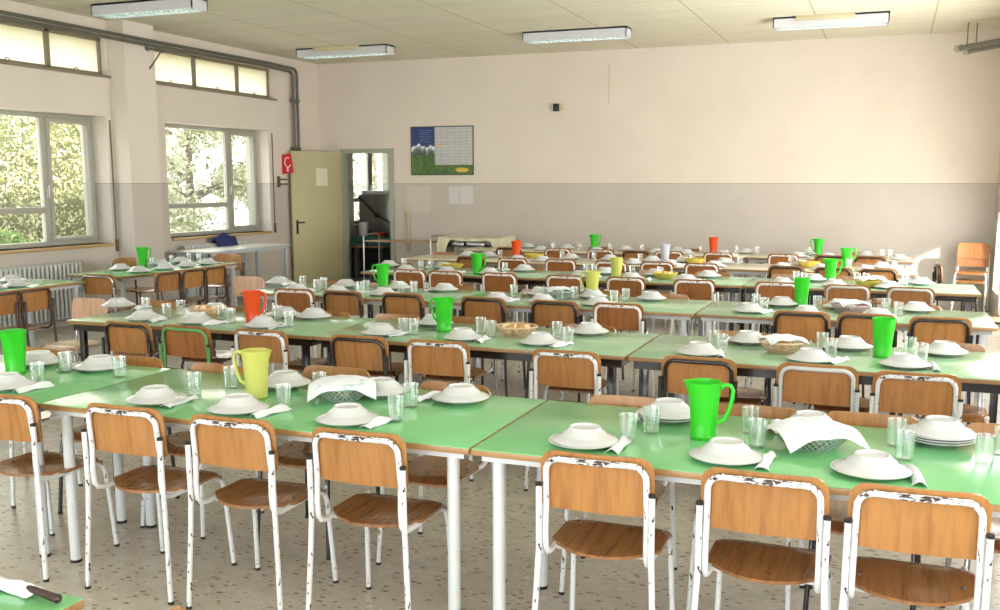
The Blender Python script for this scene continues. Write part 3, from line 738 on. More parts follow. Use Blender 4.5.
# ------------------------------------------------------------------ chairs
def back_grid(hw, z0, z1, y_at, rtop, rbot, nx=17, nz=7):
    g = []
    for i in range(nx):
        x = -hw+2*hw*i/(nx-1); x = hw*math.sin(x/hw*PI/2)
        ax = abs(x); dt = rtop-math.sqrt(max(0, rtop**2-max(0, ax-(hw-rtop))**2)); db = rbot-math.sqrt(max(0, rbot**2-max(0, ax-(hw-rbot))**2))
        col = []
        for j in range(nz):
            z = (z0+db)+((z1-dt)-(z0+db))*j/(nz-1)
            col.append(((x, y_at(x, z), z), Vector((-2*0.9*x, 1, 0.12)).normalized()))
        g.append(col)
    return g
def make_chair(frame_m, wood_m, seat_m=None, caps=True):
    def yb_(x, z): return -0.218-0.10*(z-0.58)+0.55*(x*x)-0.0  # centre bows back
    def mk():
        r = empty('school_chair')
        # seat
        g = []; n = 15
        for i in range(n):
            x = -0.19+0.38*i/(n-1); x = 0.19*math.sin(x/0.19*PI/2)
            yb0 = -0.190+0.12*max(0, abs(x)/0.19)**2.2; yf0 = 0.195-0.05*max(0, abs(x)/0.19)**5
            col = []
            for j in range(11):
                t = j/10; y = yb0+(yf0-yb0)*t
                z = 0.429-0.012*math.exp(-((x/0.13)**2+((y+0.02)/0.12)**2))-0.022*max(0, (t-0.8)/0.2)**2
                col.append(((x, y, z), Vector((0, 0, 1))))
            g.append(col)
        MB().sheet(g, 0.011).build('seat', seat_m or W_SEAT, r)
        MB().sheet(back_grid(0.19, 0.585, 0.785, lambda x, z: yb_(x, z)+0.017, 0.05, 0.016), 0.010).build('backrest', wood_m, r)
        # back loop that runs down and forward into the seat rails
        h = 0.168; pts = []
        side = [(h, 0.175, 0.418), (h+0.002, 0.0, 0.418), (h+0.003, -0.15, 0.416), (h+0.003, -0.185, 0.425), (h+0.003, -0.203, 0.448), (h+0.003, -0.208, 0.50), (h+0.002, yb_(h, 0.60), 0.60), (h, yb_(h, 0.70), 0.70)]
        top = []
        for a in (15, 35, 55, 75, 90):
            q = math.radians(a); x = h-0.05+0.05*math.cos(q); z = 0.712+0.05*math.sin(q); top.append((x, yb_(x, z), z))
        mid = [(x, yb_(x, 0.762), 0.762) for x in (0.06, 0.0)]
        half = side+top+mid
        full = half+[(-x, y, z) for x, y, z in half[-2::-1]]
        MB().tube(full, 0.0108, 10).build('back_loop', frame_m, r)
        MB().tube([(-h, 0.13, 0.414), (0, 0.13, 0.410), (h, 0.13, 0.414)], 0.009, 8).build('cross_bar', frame_m, r)
        MB().tube([(-h, -0.10, 0.414), (h, -0.10, 0.414)], 0.009, 8).build('cross_bar', frame_m, r)
        for s_ in (-1, 1):
            lo = MB().tube([(s_*0.212, -0.235, 0.008), (s_*0.197, -0.222, 0.30), (s_*0.190, -0.219, 0.45), (s_*0.1895, -0.224, 0.668)], 0.0105, 10).build('leg', frame_m, r)
            MB().tube([(s_*0.1895, -0.224, 0.664), (s_*0.1895, -0.224, 0.675)], 0.0118, 10).build('end_cap', M_CAP, lo)
            MB().tube([(s_*0.2125, -0.235, 0.0), (s_*0.212, -0.235, 0.012)], 0.0118, 10).build('foot', M_CAP, lo)
            lf = MB().tube([(s_*0.193, 0.198, 0.008), (s_*0.185, 0.182, 0.22), (s_*0.180, 0.170, 0.36), (s_*0.176, 0.155, 0.398), (s_*0.168, 0.12, 0.412), (s_*0.166, 0.06, 0.414)], 0.0105, 10).build('leg', frame_m, r)
            MB().tube([(s_*0.1935, 0.199, 0.0), (s_*0.193, 0.198, 0.012)], 0.0118, 10).build('foot', M_CAP, lf)
        for x, y in ((-0.15, 0.12), (0.15, 0.12), (-0.15, -0.03), (0.15, -0.03)):
            MB().lathe([(0.0, 0.0035), (0.006, 0.002), (0.008, 0)], 8, 0, (x, y, 0.4335), close=False).build('rivet', M_CHROME, r)
        return r
    return Proto(mk)
CH = {'white': make_chair(M_WHITE, W_BACK), 'white2': make_chair(M_WHITE2, W_BACK2), 'black': make_chair(M_BLACK, W_BACK), 'brown': make_chair(M_BROWN, W_BACK),
      'green': make_chair(M_GREEN_FR, W_BACK2), 'grey': make_chair(M_GREY_FR, W_BACK), 'pink': make_chair(M_CHROME, W_PINK, W_PINK), 'chrome': make_chair(M_CHROME, W_BACK)}
CW = {'white': 'chipped white frame', 'white2': 'white frame', 'black': 'black frame', 'brown': 'dark brown frame', 'green': 'green frame', 'grey': 'clean pale grey frame', 'pink': 'pale pinkish wood', 'chrome': 'dull metal frame'}
RW_ = {'A': 'front', 'B': 'second', 'C': 'third', 'D': 'fourth', 'E': 'fifth', 'F': 'sixth'}
def put_chairs(k, side, items, yback):
    if side == 'far': yback = ROW[k][0]+DT+0.045
    """items: (pixel x of the back, frame) ; side near = back towards camera"""
    its = sorted(((fx(px, yback, 0.69), f) for px, f in items))
    for i, (X, f) in enumerate(its):
        near = side == 'near'
        jit = random.uniform(-0.03, 0.03) if near else random.uniform(0.0, 0.03)
        rz = random.uniform(-0.05, 0.05)+(0 if near else PI)
        if k == 'A' and near: jit *= 0.3; rz *= 0.5
        Y = yback+jit; X -= 0.215*math.sin(rz); Y += 0.215*math.cos(rz)
        lab = 'chair with %s on %s side of %s table row, %s from windows' % (CW[f], 'near' if near else 'far', RW_[k], ORD[i])
        CH[f].put((X, Y, 0), rz, lab, 'chair', 'chairs on the %s side of the %s table row' % (side, RW_[k]), 1.0 if near or (k == 'A' and i == 3) else random.uniform(0.95, 0.97))
put_chairs('A', 'near', [(0, 'white'), (121, 'white'), (230, 'white'), (357, 'white'), (595, 'white'), (763, 'white'), (918, 'white')], 3.0)
put_chairs('A', 'far', [(40, 'white'), (134, 'black'), (222, 'white'), (338, 'black'), (456, 'white'), (630, 'white'), (757, 'white'), (872, 'black'), (1015, 'chrome')], 4.17)
put_chairs('B', 'near', [(128, 'black'), (186, 'green'), (258, 'white'), (356, 'black'), (435, 'white'), (567, 'white'), (697, 'black'), (816, 'grey'), (916, 'white')], 4.93)
put_chairs('B', 'far', [(90, 'pink'), (160, 'white'), (232, 'black'), (330, 'white'), (398, 'black'), (470, 'chrome'), (590, 'white'), (740, 'black'), (845, 'white'), (950, 'white')], 6.24)
put_chairs('C', 'near', [(295, 'white2'), (343, 'black'), (401, 'black'), (483, 'black'), (555, 'black'), (618, 'white2'), (801, 'black'), (866, 'black'), (940, 'black')], 7.05)
put_chairs('C', 'far', [(250, 'pink'), (330, 'white'), (385, 'black'), (455, 'white'), (540, 'white'), (600, 'black'), (667, 'chrome'), (780, 'white'), (840, 'black'), (915, 'white')], 8.18)
put_chairs('D', 'near', [(408, 'white2'), (446, 'white2'), (499, 'white2'), (565, 'white2'), (625, 'white2'), (694, 'white2'), (776, 'white2'), (847, 'grey'), (910, 'grey')], 9.07)
put_chairs('D', 'far', [(400, 'black'), (460, 'white'), (530, 'white'), (600, 'black'), (655, 'white'), (712, 'white'), (790, 'black'), (850, 'white')], 10.32)
put_chairs('E', 'near', [(470, 'black'), (512, 'white2'), (560, 'white2'), (611, 'white2'), (656, 'white2'), (701, 'white2'), (786, 'black'), (833, 'black'), (878, 'black')], 10.97)
put_chairs('E', 'far', [(444, 'chrome'), (540, 'black'), (620, 'white'), (690, 'white'), (860, 'black')], 12.10)
put_chairs('F', 'near', [(508, 'black'), (557, 'white2'), (600, 'white2'), (636, 'black'), (668, 'white2'), (718, 'white2'), (783, 'white2'), (830, 'black'), (870, 'black')], 12.83)
put_chairs('F', 'far', [(530, 'chrome'), (600, 'white2'), (690, 'black'), (860, 'black')], 13.97)
def one_chair(f, X, Y, rz, lab, grp): CH[f].put((X, Y, 0), rz, lab, 'chair', grp)
G_L = 'chairs at the tables along the window wall'
for i, (px, Y) in enumerate(((169, 8.25), (194, 8.78), (215.5, 9.34))):
    X = -6.93; Y = fy(px, -6.72, 0.69)
    one_chair('brown', X, Y, PI/2, 'dark brown framed chair on aisle side of pillar table, %s from the camera' % ORD[i], G_L)
one_chair('chrome', fx(97, 7.50, 0.69), 7.70, 0.1, 'metal framed chair at the near end of the pillar table', G_L)
one_chair('black', -8.20, 9.25, -PI/2, 'black framed chair behind the pillar table, between it and the wall', G_L)
one_chair('brown', fx(230, 10.3, 0.69), 10.1, PI+0.1, 'dark framed chair at the far end of the pillar table', G_L)
one_chair('brown', -6.93, fy(34, -6.72, 0.69), PI/2, 'dark brown framed chair at radiator table, farther from the camera', G_L)
one_chair('brown', -6.93, fy(5, -6.72, 0.69), PI/2, 'dark brown framed chair at radiator table, cut by the picture edge', G_L)
# stacked chairs in the far corner
def stack_chair(z, lab):
    c = CH['white2'].put((1.0, 14.05, z), PI-0.12, lab, 'chair', 'chairs stacked in the far corner')
stack_chair(0.0, 'brown chair in the sunny far corner, lower one of the stack')
stack_chair(0.105, 'brown chair in the sunny far corner, upper one of the stack')
one_chair('black', 0.72, 11.9, -PI/2+0.1, 'black framed chair seen edge on past the end of the fifth table row', 'chairs at the row ends')
one_chair('black', 0.98, 9.95, PI/2-0.05, 'black framed chair seen edge on past the end of the fourth table row', 'chairs at the row ends')
one_chair('black', -1.53, 1.395, PI/2+0.08, 'beech chair whose back corner shows at the bottom edge of the picture', 'chairs at the row ends')

# ------------------------------------------------------------------ tableware
def mk_dinner():
    return MB().lathe([(0.062, 0.0), (0.066, 0.004), (0.085, 0.007), (0.122, 0.018), (0.126, 0.021), (0.122, 0.023), (0.085, 0.012), (0.06, 0.008), (0.0, 0.008)], 40).build('dinner_plate', M_PLATE)
def mk_soup():   # lies upside down: rim at the bottom, foot ring on top
    return MB().lathe([(0.0, 0.041), (0.047, 0.041), (0.050, 0.048), (0.055, 0.048), (0.058, 0.041), (0.073, 0.030), (0.083, 0.0175), (0.086, 0.016), (0.112, 0.006), (0.119, 0.001), (0.119, -0.001), (0.115, -0.001), (0.082, 0.011), (0.070, 0.025), (0.05, 0.035), (0.0, 0.035)], 40).build('soup_plate', M_PLATE)
P_DIN, P_SOUP = Proto(mk_dinner), Proto(mk_soup)
def mk_glass():
    m = MB(); n = 24
    m.lathe([(0.0, 0.0), (0.026, 0.0), (0.0285, 0.004), (0.0335, 0.098), (0.034, 0.100), (0.0325, 0.100), (0.0275, 0.010), (0.0, 0.008)], n, rfun=lambda a, z: 1+(0.006*math.cos(12*a) if 0.01 < z < 0.07 else 0))
    return m.build('drinking_glass', M_GLASS)
P_GLASS = Proto(mk_glass)
def mk_napkin(seed):
    def mk():
        rnd = random.Random(seed); g = []; n = 12
        for i in range(7):
            u = i/6-0.5; col = []
            for j in range(n+1):
                t = j/n; wdt = 0.034+0.022*max(0, t-0.75)*4*0.35+0.018*max(0, 0.2-t)*2.5
                x = u*wdt+0.006*math.sin(t*4+seed); y = -0.085+0.165*t
                z = 0.004+0.017*(1-abs(2*u)**2)*(0.6+0.6*math.sin(t*3.1))+0.004*math.sin(9*t+u*6+seed)*(0.5+t)
                col.append(((x, y, max(z, 0.003)), Vector((0, 0, 1))))
            g.append(col)
        m = MB().sheet(g, 0.002)
        return m.build('paper_napkin', M_NAPKIN)
    return Proto(mk)
P_NAP = [mk_napkin(1), mk_napkin(4)]
def make_jug(m_, name='water_jug'):
    def mk():
        r = empty(name)
        def rf(a, z):
            k = max(0.0, (z-0.15)/0.065); d = (a-PI+PI) % (2*PI)-PI   # spout towards local -X
            d = (a % (2*PI))-PI
            return 1+0.30*k*k*math.exp(-(d/0.30)**2)
        body = MB().lathe([(0.0, 0.0), (0.044, 0.0), (0.047, 0.004), (0.049, 0.012), (0.046, 0.018), (0.050, 0.09), (0.057, 0.17), (0.061, 0.210), (0.062, 0.214), (0.0595, 0.214), (0.055, 0.17), (0.048, 0.09), (0.044, 0.02), (0.0, 0.006)], 36, rfun=rf)
        body.build('jug_body', m_, r)
        hp = [(0.056, 0, 0.192), (0.075, 0, 0.205), (0.093, 0, 0.203), (0.103, 0, 0.185), (0.100, 0, 0.155), (0.090, 0, 0.11), (0.075, 0, 0.075), (0.052, 0, 0.062)]
        MB().tube(hp, [0.009, 0.008, 0.0075, 0.0075, 0.0075, 0.0075, 0.008, 0.009], 10).build('jug_handle', m_, r)
        return r
    return Proto(mk)
JUG = {'green': make_jug(J_GREEN), 'yellow': make_jug(J_YELLOW), 'orange': make_jug(J_ORANGE), 'white': make_jug(J_WHITE)}
def make_basket(m_, name, R_=0.12, H_=0.06, weave=True):
    def mk():
        if not weave:
            return MB().lathe([(0.0, 0.0), (0.06, 0.0), (0.08, 0.008), (R_*0.92, H_*0.7), (R_, H_), (R_*0.98, H_+0.002), (R_*0.88, H_*0.7), (0.075, 0.012), (0, 0.006)], 32, rfun=lambda a, z: 1+0.04*math.cos(10*a)*z/H_).build(name, m_)
        r = empty(name)
        MB().lathe([(0.0, 0.0), (0.075, 0.0), (0.078, 0.004), (0.07, 0.006), (0, 0.006)], 28).build('base', m_, r)
        m = MB(); N = 30; rb, rt = 0.076, R_
        for sgn in (1, -1):
            for k in range(N):
                a0 = 2*PI*k/N; pts = []
                for t in range(6):
                    u = t/5; a = a0+sgn*u*0.5; rr = rb+(rt-rb)*u**0.8; pts.append((rr*math.cos(a), rr*math.sin(a), 0.004+(H_-0.006)*u))
                m.tube(pts, 0.0022, 4)
        m.build('lattice_side', m_, r)
        m = MB().tube([(rt*math.cos(a*2*PI/36), rt*math.sin(a*2*PI/36), H_) for a in range(36)], 0.006, 8, closed=True)
        m.build('rim', m_, r)
        return r
    return Proto(mk)
B_FROST = make_basket(M_BASKET, 'bread_basket', 0.125, 0.062); B_WICK = make_basket(M_WICKER, 'bread_basket', 0.125, 0.062); B_MAUVE = make_basket(M_MAUVE, 'bread_basket', 0.13, 0.06)
B_YEL = make_basket(J_BOWL, 'bread_bowl', 0.125, 0.065, False)
def mk_bread():
    m = MB(); n = 14; vs = []; prof = []
    for t in (-0.5, -0.42, 0.42, 0.5):
        s_ = 0.93 if abs(t) == 0.5 else 1.0
        vs += [(0.045*s_*math.cos(2*PI*k/n), t*0.024, 0.033*s_*math.sin(2*PI*k/n)*(1.0 if math.sin(2*PI*k/n) > 0 else 0.7)) for k in range(n)]
    fs = [tuple(range(n))[::-1], tuple(range(3*n, 4*n))]
    for i in range(3): fs += [(i*n+k, i*n+(k+1) % n, (i+1)*n+(k+1) % n, (i+1)*n+k) for k in range(n)]
    m.add(vs, fs); o = m.build('bread_slice', [M_BREAD, M_CRUMB])
    me = o.data
    me.polygons[0].material_index = 1; me.polygons[1].material_index = 1
    return o
P_BREAD = Proto(mk_bread)
def mk_cover(seed, sz=0.15):
    def mk():
        g = []; n = 14; s2 = sz
        for i in range(n+1):
            col = []
            for j in range(n+1):
                u, v = 2*i/n-1, 2*j/n-1
                x, y = u*s2, v*s2; d = math.hypot(x, y)
                z = 0.096-0.022*(d/0.14)**2 if d < 0.14 else 0.074-0.75*(d-0.14)
                z += 0.004*math.sin(7*u+seed)*math.cos(5*v+seed)
                col.append(((x, y, z), Vector((0, 0, 1))))
            g.append(col)
        return MB().sheet(g, 0.0018).build('printed_napkin', M_PRINT)
    return Proto(mk)
P_COVER = mk_cover(2, 0.145); P_COVER_S = mk_cover(5, 0.11)

TZ = 0.72
def rowpt(k, px, py=None, z=TZ, Y=None, lo=0.09, hi=0.09):
    y0 = ROW[k][0]
    if Y is None:
        p = onz(px, py, z); Y = min(max(p[1], y0+lo), y0+DT-hi)
    return clampx(k, fx(px, Y, z), 0.07), float(Y)
def clampx(k, X, m):
    y0, xr, pit, pr, nm, wd_, n = ROW[k]
    return min(max(X, xr-pit*n+m), xr-m)
SIDE_Y = {'near': 0.185, 'far': DT-0.165}
def settings(k, side, xs, extra={}):
    y0 = ROW[k][0]
    its = sorted(fx(px, y0+SIDE_Y[side], 0.75) for px in xs)
    for i, X in enumerate(its):
        Y = y0+SIDE_Y[side]+random.uniform(-0.012, 0.012)
        where = '%s edge of %s table row, %s from windows' % (side, RW_[k], ORD[i])
        gd, gs = 'plates on the %s table row' % RW_[k], 'upturned soup plates on the %s table row' % RW_[k]
        P_DIN.put((X, Y, TZ), 0, 'dinner plate under soup plate, %s' % where, 'plate', gd)
        ex = extra.get(i, 0)
        for q in range(ex):
            P_DIN.put((X, Y, TZ+0.009*(q+1)), 0, '%s extra dinner plate, %s' % ('lower' if q == 0 else 'upper', where), 'plate', gd)
        P_SOUP.put((X+random.uniform(-0.006, 0.006), Y+random.uniform(-0.006, 0.006), TZ+0.0225+0.009*ex), random.uniform(0, 6), 'white soup plate upside down, %s' % where, 'soup plate', gs)
def napkins(k, side, xs):
    y0 = ROW[k][0]; its = sorted(fx(px, y0+(0.20 if side == 'near' else DT-0.17), TZ) for px in xs)
    for i, X in enumerate(its):
        X = clampx(k, X, 0.05)
        Y = y0+(0.20 if side == 'near' else DT-0.17)+random.uniform(-0.015, 0.015)
        P_NAP[i % 2].put((X, Y, TZ), (0 if side == 'near' else PI)+random.uniform(-0.35, 0.15), 'folded white napkin on %s side of %s table row, %s from windows' % (side, RW_[k], ORD[i]), 'napkin', 'folded napkins on the %s table row' % RW_[k], 1.15)
used_g = {}
def glasses(k, pts):
    """(px, py of the base centre)"""
    out = []
    for px, py in pts:
        X, Y = rowpt(k, px, py, lo=0.27, hi=0.27)
        for q in range(12):
            if all((X-a)**2+(Y-b)**2 > 0.075**2 for a, b in out): break
            X += 0.02*(1 if q % 2 else 1); 
        out.append((X, Y))
    out.sort()
    for i, (X, Y) in enumerate(out):
        P_GLASS.put((X, Y, TZ), random.uniform(0, 1), 'clear faceted drinking glass on the %s table row, %s from windows' % (RW_[k], NUM[i]), 'glass', 'drinking glasses on the %s table row' % RW_[k])
NUM = ORD+['sixteenth', 'seventeenth', 'eighteenth', 'nineteenth', 'twentieth', 'twenty-first', 'twenty-second', 'twenty-third', 'twenty-fourth']
def jug(k, col, px, py, rz, lab, scale=1.0):
    X, Y = rowpt(k, px, py); JUG[col].put((X, Y, TZ), rz, lab, 'jug', '%s plastic jugs' % col if col in ('green', 'yellow', 'orange') else None, scale)

# near plates carry the napkin on the camera's right, far ones on the camera's left
settings('A', 'near', [-62, 8, 156, 240, 349, 583, 727, 871])
settings('A', 'far', [39, 99, 285, 381, 460, 669, 810, 939], {5: 1, 7: 2})
napkins('A', 'near', [33, 178, 272, 380, 619, 766, 915]); napkins('A', 'far', [76, 430, 640, 774])
glasses('A', [(38, 384), (66, 372), (195, 395), (231, 388), (284, 408), (320, 388), (396, 422), (411, 407), (628, 441), (651, 433), (757, 447), (750, 428), (896, 446), (904, 460), (984, 464), (1003, 452), (120, 372)])
settings('B', 'near', [144, 197, 263, 381, 463, 539, 700, 811, 905]); settings('B', 'far', [119, 216, 285, 314, 435, 589, 749, 850, 943])
napkins('B', 'near', [159, 215, 275, 398, 483, 562, 720, 838, 934]); napkins('B', 'far', [98, 272, 421, 728, 826])
glasses('B', [(146, 308), (167, 318), (181, 314), (222, 320), (231, 323), (278, 320), (289, 327), (403, 340), (411, 336), (481, 333), (491, 337), (557, 338), (568, 345), (714, 348), (722, 352), (822, 350), (831, 357), (910, 354), (921, 362)])
settings('C', 'near', [297, 338, 383, 497, 542, 597, 749, 806, 879]); settings('C', 'far', [279, 346, 398, 444, 541, 593, 651, 781, 840, 917])
napkins('C', 'near', [309, 350, 395, 511, 613, 765, 893]); napkins('C', 'far', [265, 432, 527, 766])
glasses('C', [(303, 287), (317, 291), (324, 289), (360, 296), (366, 292), (401, 293), (414, 293), (514, 297), (560, 300), (575, 299), (614, 303), (626, 301), (756, 307), (764, 311), (817, 309), (886, 312), (898, 316)])
settings('D', 'near', [406, 447, 490, 580, 632, 686, 782, 835, 888]); settings('D', 'far', [389, 444, 524, 605, 656, 709, 814, 877, 921])
napkins('D', 'near', [418, 459, 502, 594, 649, 700, 850]); napkins('D', 'far', [430, 505])
glasses('D', [(404, 266), (421, 270), (431, 270), (505, 272), (586, 273), (594, 273), (632, 274), (660, 276), (796, 280), (804, 283), (857, 282), (905, 284), (866, 281)])
settings('E', 'near', [518, 543, 633, 670, 715, 782, 822, 866]); settings('E', 'far', [468, 489, 571, 610, 652, 683, 724, 801, 882])
napkins('E', 'near', [530, 555, 646, 680, 724, 836]); glasses('E', [(500, 256), (562, 258), (594, 259), (640, 260), (692, 261), (740, 262), (791, 263), (849, 264), (895, 265)])
settings('F', 'near', [541, 597, 656, 686, 724, 798, 828, 899]); settings('F', 'far', [528, 567, 625, 677, 746, 808, 866])
glasses('F', [(553, 250), (580, 251), (610, 251), (642, 252), (701, 253), (737, 253), (757, 253), (810, 254), (882, 255), (890, 256)])
napkins('F', 'near', [608, 734, 808])

jug('A', 'green', 16, 373, 2.15, 'bright green jug at window end of front table row')
jug('A', 'yellow', 257, 398, PI+0.15, 'lemon yellow jug with handle beside plates on front table row')
jug('A', 'green', 703, 438, 0.10, 'big neon green jug in the middle of the front table row')
jug('B', 'orange', 253, 322, 0.1, 'orange jug on the second table row')
jug('B', 'green', 444, 331, PI-0.2, 'green jug beside bread basket on second table row')
jug('B', 'green', 882, 357, 1.9, 'green jug at sunny end of second table row')
jug('C', 'green', 383, 286, PI, 'green jug on third table row nearest the kitchen door')
jug('C', 'yellow', 592, 296, PI+0.1, 'lemon yellow jug on the third table row')
jug('C', 'green', 801, 304, 1.6, 'green jug on the third table row toward its sunny end')
jug('D', 'green', 477, 274, 0.0, 'green jug on fourth table row with handle away from the door')
jug('D', 'yellow', 616, 279, 1.2, 'lemon yellow jug on the fourth table row')
jug('D', 'green', 830, 280, 0.1, 'green jug on fourth table row toward its sunny end')
jug('E', 'orange', 516, 254, 1.3, 'orange jug on the fifth table row near the draped trolley')
jug('E', 'white', 665, 258, 1.5, 'milky white jug on the fifth table row')
jug('E', 'green', 846, 266, 0.1, 'green jug on the fifth table row')
jug('F', 'green', 594, 247, 0.1, 'green jug on the sixth table row near its middle')
jug('F', 'orange', 713, 253, 1.4, 'orange jug on the sixth table row')
jug('F', 'green', 818, 254, PI, 'green jug on the sixth table row near the sunny corner')

def basket(proto, k, px, py, lab, cat, cover=None, bread=0, scale=1.0, blab=''):
    X, Y = rowpt(k, px, py, lo=0.3, hi=0.3)
    b = proto.put((X, Y, TZ), 0.3, lab, cat, 'bread baskets and bowls')
    for i in range(bread):
        a = i*2.4; rr = 0.0 if i == 0 else 0.055
        o = P_BREAD.put((X+rr*math.cos(a), Y+rr*math.sin(a), TZ+0.036+0.007*(i % 3)), a, 'slice of bread %s, %s from the windows' % (blab, '?'), 'bread', 'bread slices %s' % blab)
        o.rotation_euler = (0.5*math.sin(i*1.7)+0.3, 0.3*math.cos(i), a)
        o['label'] = 'pale slice of crusty bread %s' % blab
    if cover: cover.put((X, Y, TZ), 0.5, 'printed paper napkin covering %s' % blab.replace('in ', ''), 'napkin', 'printed napkins over bread baskets')
basket(B_FROST, 'A', 343, 398, 'frosted basket under a printed napkin beside yellow jug', 'basket', P_COVER, 3, blab='in the frosted basket near yellow jug')
basket(B_FROST, 'A', 812, 447, 'frosted lattice basket under a printed napkin right of the neon green jug', 'basket', P_COVER, 3, blab='in the front frosted basket')
basket(B_WICK, 'B', 517, 336, 'open wicker basket of sliced bread on the second table row', 'basket', None, 8, blab='in the open wicker basket')
basket(B_WICK, 'B', 782, 352, 'wicker basket covered with a small white napkin on second table row', 'basket', P_COVER_S, 3, blab='in the covered wicker basket')
basket(B_WICK, 'B', 207, 316, 'wicker basket of bread at window end of second table row', 'basket', None, 5, blab='in the basket at the window end')
basket(B_FROST, 'C', 559, 298, 'frosted basket near yellow jug on the third table row', 'basket', P_COVER_S, 0, blab='the frosted basket on third row')
basket(B_MAUVE, 'C', 850, 313, 'mauve basket on the third table row', 'basket', P_COVER_S, 0, blab='the mauve basket')
basket(B_YEL, 'D', 665, 279, 'mustard yellow bowl near middle of the fourth table row', 'bowl', None, 4, blab='in the middle yellow bowl')
basket(B_YEL, 'D', 868, 287, 'mustard yellow bowl toward the sunny end of fourth table row', 'bowl', P_COVER_S, 0, blab='the sunny end yellow bowl')
basket(B_YEL, 'D', 452, 269, 'mustard yellow bowl nearest the kitchen on the fourth table row', 'bowl', None, 2, blab='in the yellow bowl nearest the kitchen')
basket(B_YEL, 'E', 695, 262, 'mustard yellow bowl near middle of fifth table row', 'bowl', None, 2, blab='in the yellow bowl mid fifth row')
basket(B_YEL, 'E', 809, 264, 'mustard yellow bowl toward sunny end of the fifth table row', 'bowl', None, 2, blab='in the yellow bowl on sunny fifth row')
basket(B_YEL, 'E', 534, 259, 'mustard yellow bowl beside orange jug on fifth table row', 'bowl', None, 0, blab='in the bowl by orange jug')
# window side tables
def side_set(px, py, lab):
    p = onz(px, py, 0.75); X = min(max(p[0], -7.84), -7.38); Y = fy(px, X, 0.75)
    P_DIN.put((X, Y, TZ), 0, 'white dinner plate under a soup plate, %s' % lab, 'plate', 'plates on the window side tables')
    P_SOUP.put((X, Y, TZ+0.0225), 0, 'white soup plate upside down, %s' % lab, 'soup plate', 'upturned soup plates on the window side tables')
for i, (px, py) in enumerate(((138.5, 270), (165, 267.5), (187, 265), (207.5, 262))): side_set(px, py, 'aisle side of pillar table, %s from the camera' % ORD[i])
for i, (px, py) in enumerate(((120.7, 267.5), (160, 263), (181, 259))): side_set(px, py, 'wall side of pillar table, %s from the camera' % ORD[i])
for i, (px, py) in enumerate(((-8, 288), (17, 286))): side_set(px, py, 'aisle side of radiator table, %s from the camera' % ORD[i])
side_set(12, 279, 'wall side of radiator table')
p = onz(143, 266, TZ); JUG['green'].put((float(p[0]), float(p[1]), TZ), 0.4, 'green jug on the pillar table near the windows', 'jug', 'green plastic jugs')
for i, (px, py) in enumerate(((152, 266.5), (172, 264), (189, 261), (199, 262))):
    p = onz(px, py, TZ); P_GLASS.put((float(p[0]), float(p[1]), TZ), 0, 'small glass on pillar table, %s from the camera' % ORD[i], 'glass', 'drinking glasses on the pillar table')
# near table: napkin and knife
q_ = onz(10, 590, TZ); q2 = onz(30, 597, TZ); an = math.atan2(q2[1]-q_[1], q2[0]-q_[0]); P_NAP[0].put((float(q_[0]), float(q_[1]), TZ), an-PI/2, 'crumpled white napkin under the knife on the closest table', 'napkin', None, 1.1)
q_ = onz(38, 598, TZ); r = empty('table_knife', (float(q_[0]), float(q_[1]), TZ+0.006), an); tag(r, 'table knife with dark brown handle on the closest green table', 'knife')
MB().tube([(-0.035, 0, 0.012), (-0.02, 0, 0.010), (0.04, 0.0, 0.009), (0.075, 0.0, 0.009), (0.082, 0, 0.009)], [0.006, 0.0085, 0.0095, 0.0105, 0.004], 10).build('handle', M_KNIFE, r)
bl = MB().box((-0.14, -0.008, 0.0105), (-0.03, 0.008, 0.012), 0); bl.build('blade', M_STEEL, r)

# ------------------------------------------------------------------ trolleys by the back wall, jacket
def trolley_frame(L_, D_, H_, r, decks, deck_m):
    for sx in (-1, 1):
        x = sx*L_/2
        MB().tube([(x, -D_/2, 0.06), (x, -D_/2, H_-0.05), (x, -D_/2+0.015, H_-0.015), (x, -D_/2+0.05, H_), (x, D_/2-0.05, H_), (x, D_/2-0.015, H_-0.015), (x, D_/2, H_-0.05), (x, D_/2, 0.06)], 0.0125, 10).build('end_loop', M_STEEL, r)
    for z in decks:
        MB().box((-L_/2, -D_/2+0.01, z-0.015), (L_/2, D_/2-0.01, z), 0, 0.004).build('shelf', deck_m, r)
    for sx in (-1, 1):
        for sy in (-1, 1):
            MB().tube([(sx*L_/2-0.012, sy*D_/2, 0.04), (sx*L_/2+0.012, sy*D_/2, 0.04)], 0.04, 14).build('caster', M_CAP, r)
r = empty('serving_trolley', (-7.10, 13.95, 0)); tag(r, 'steel tube serving trolley with wooden shelf by the kitchen door', 'trolley')
trolley_frame(1.16, 0.5, 0.86, r, (0.25, 0.77), W_EDGE)
r = empty('serving_trolley', (-5.87, 13.98, 0)); tag(r, 'serving trolley draped with a cream cloth against the back wall', 'trolley')
trolley_frame(1.0, 0.5, 0.84, r, (0.25, 0.72), M_DARKSTEEL)
g = []
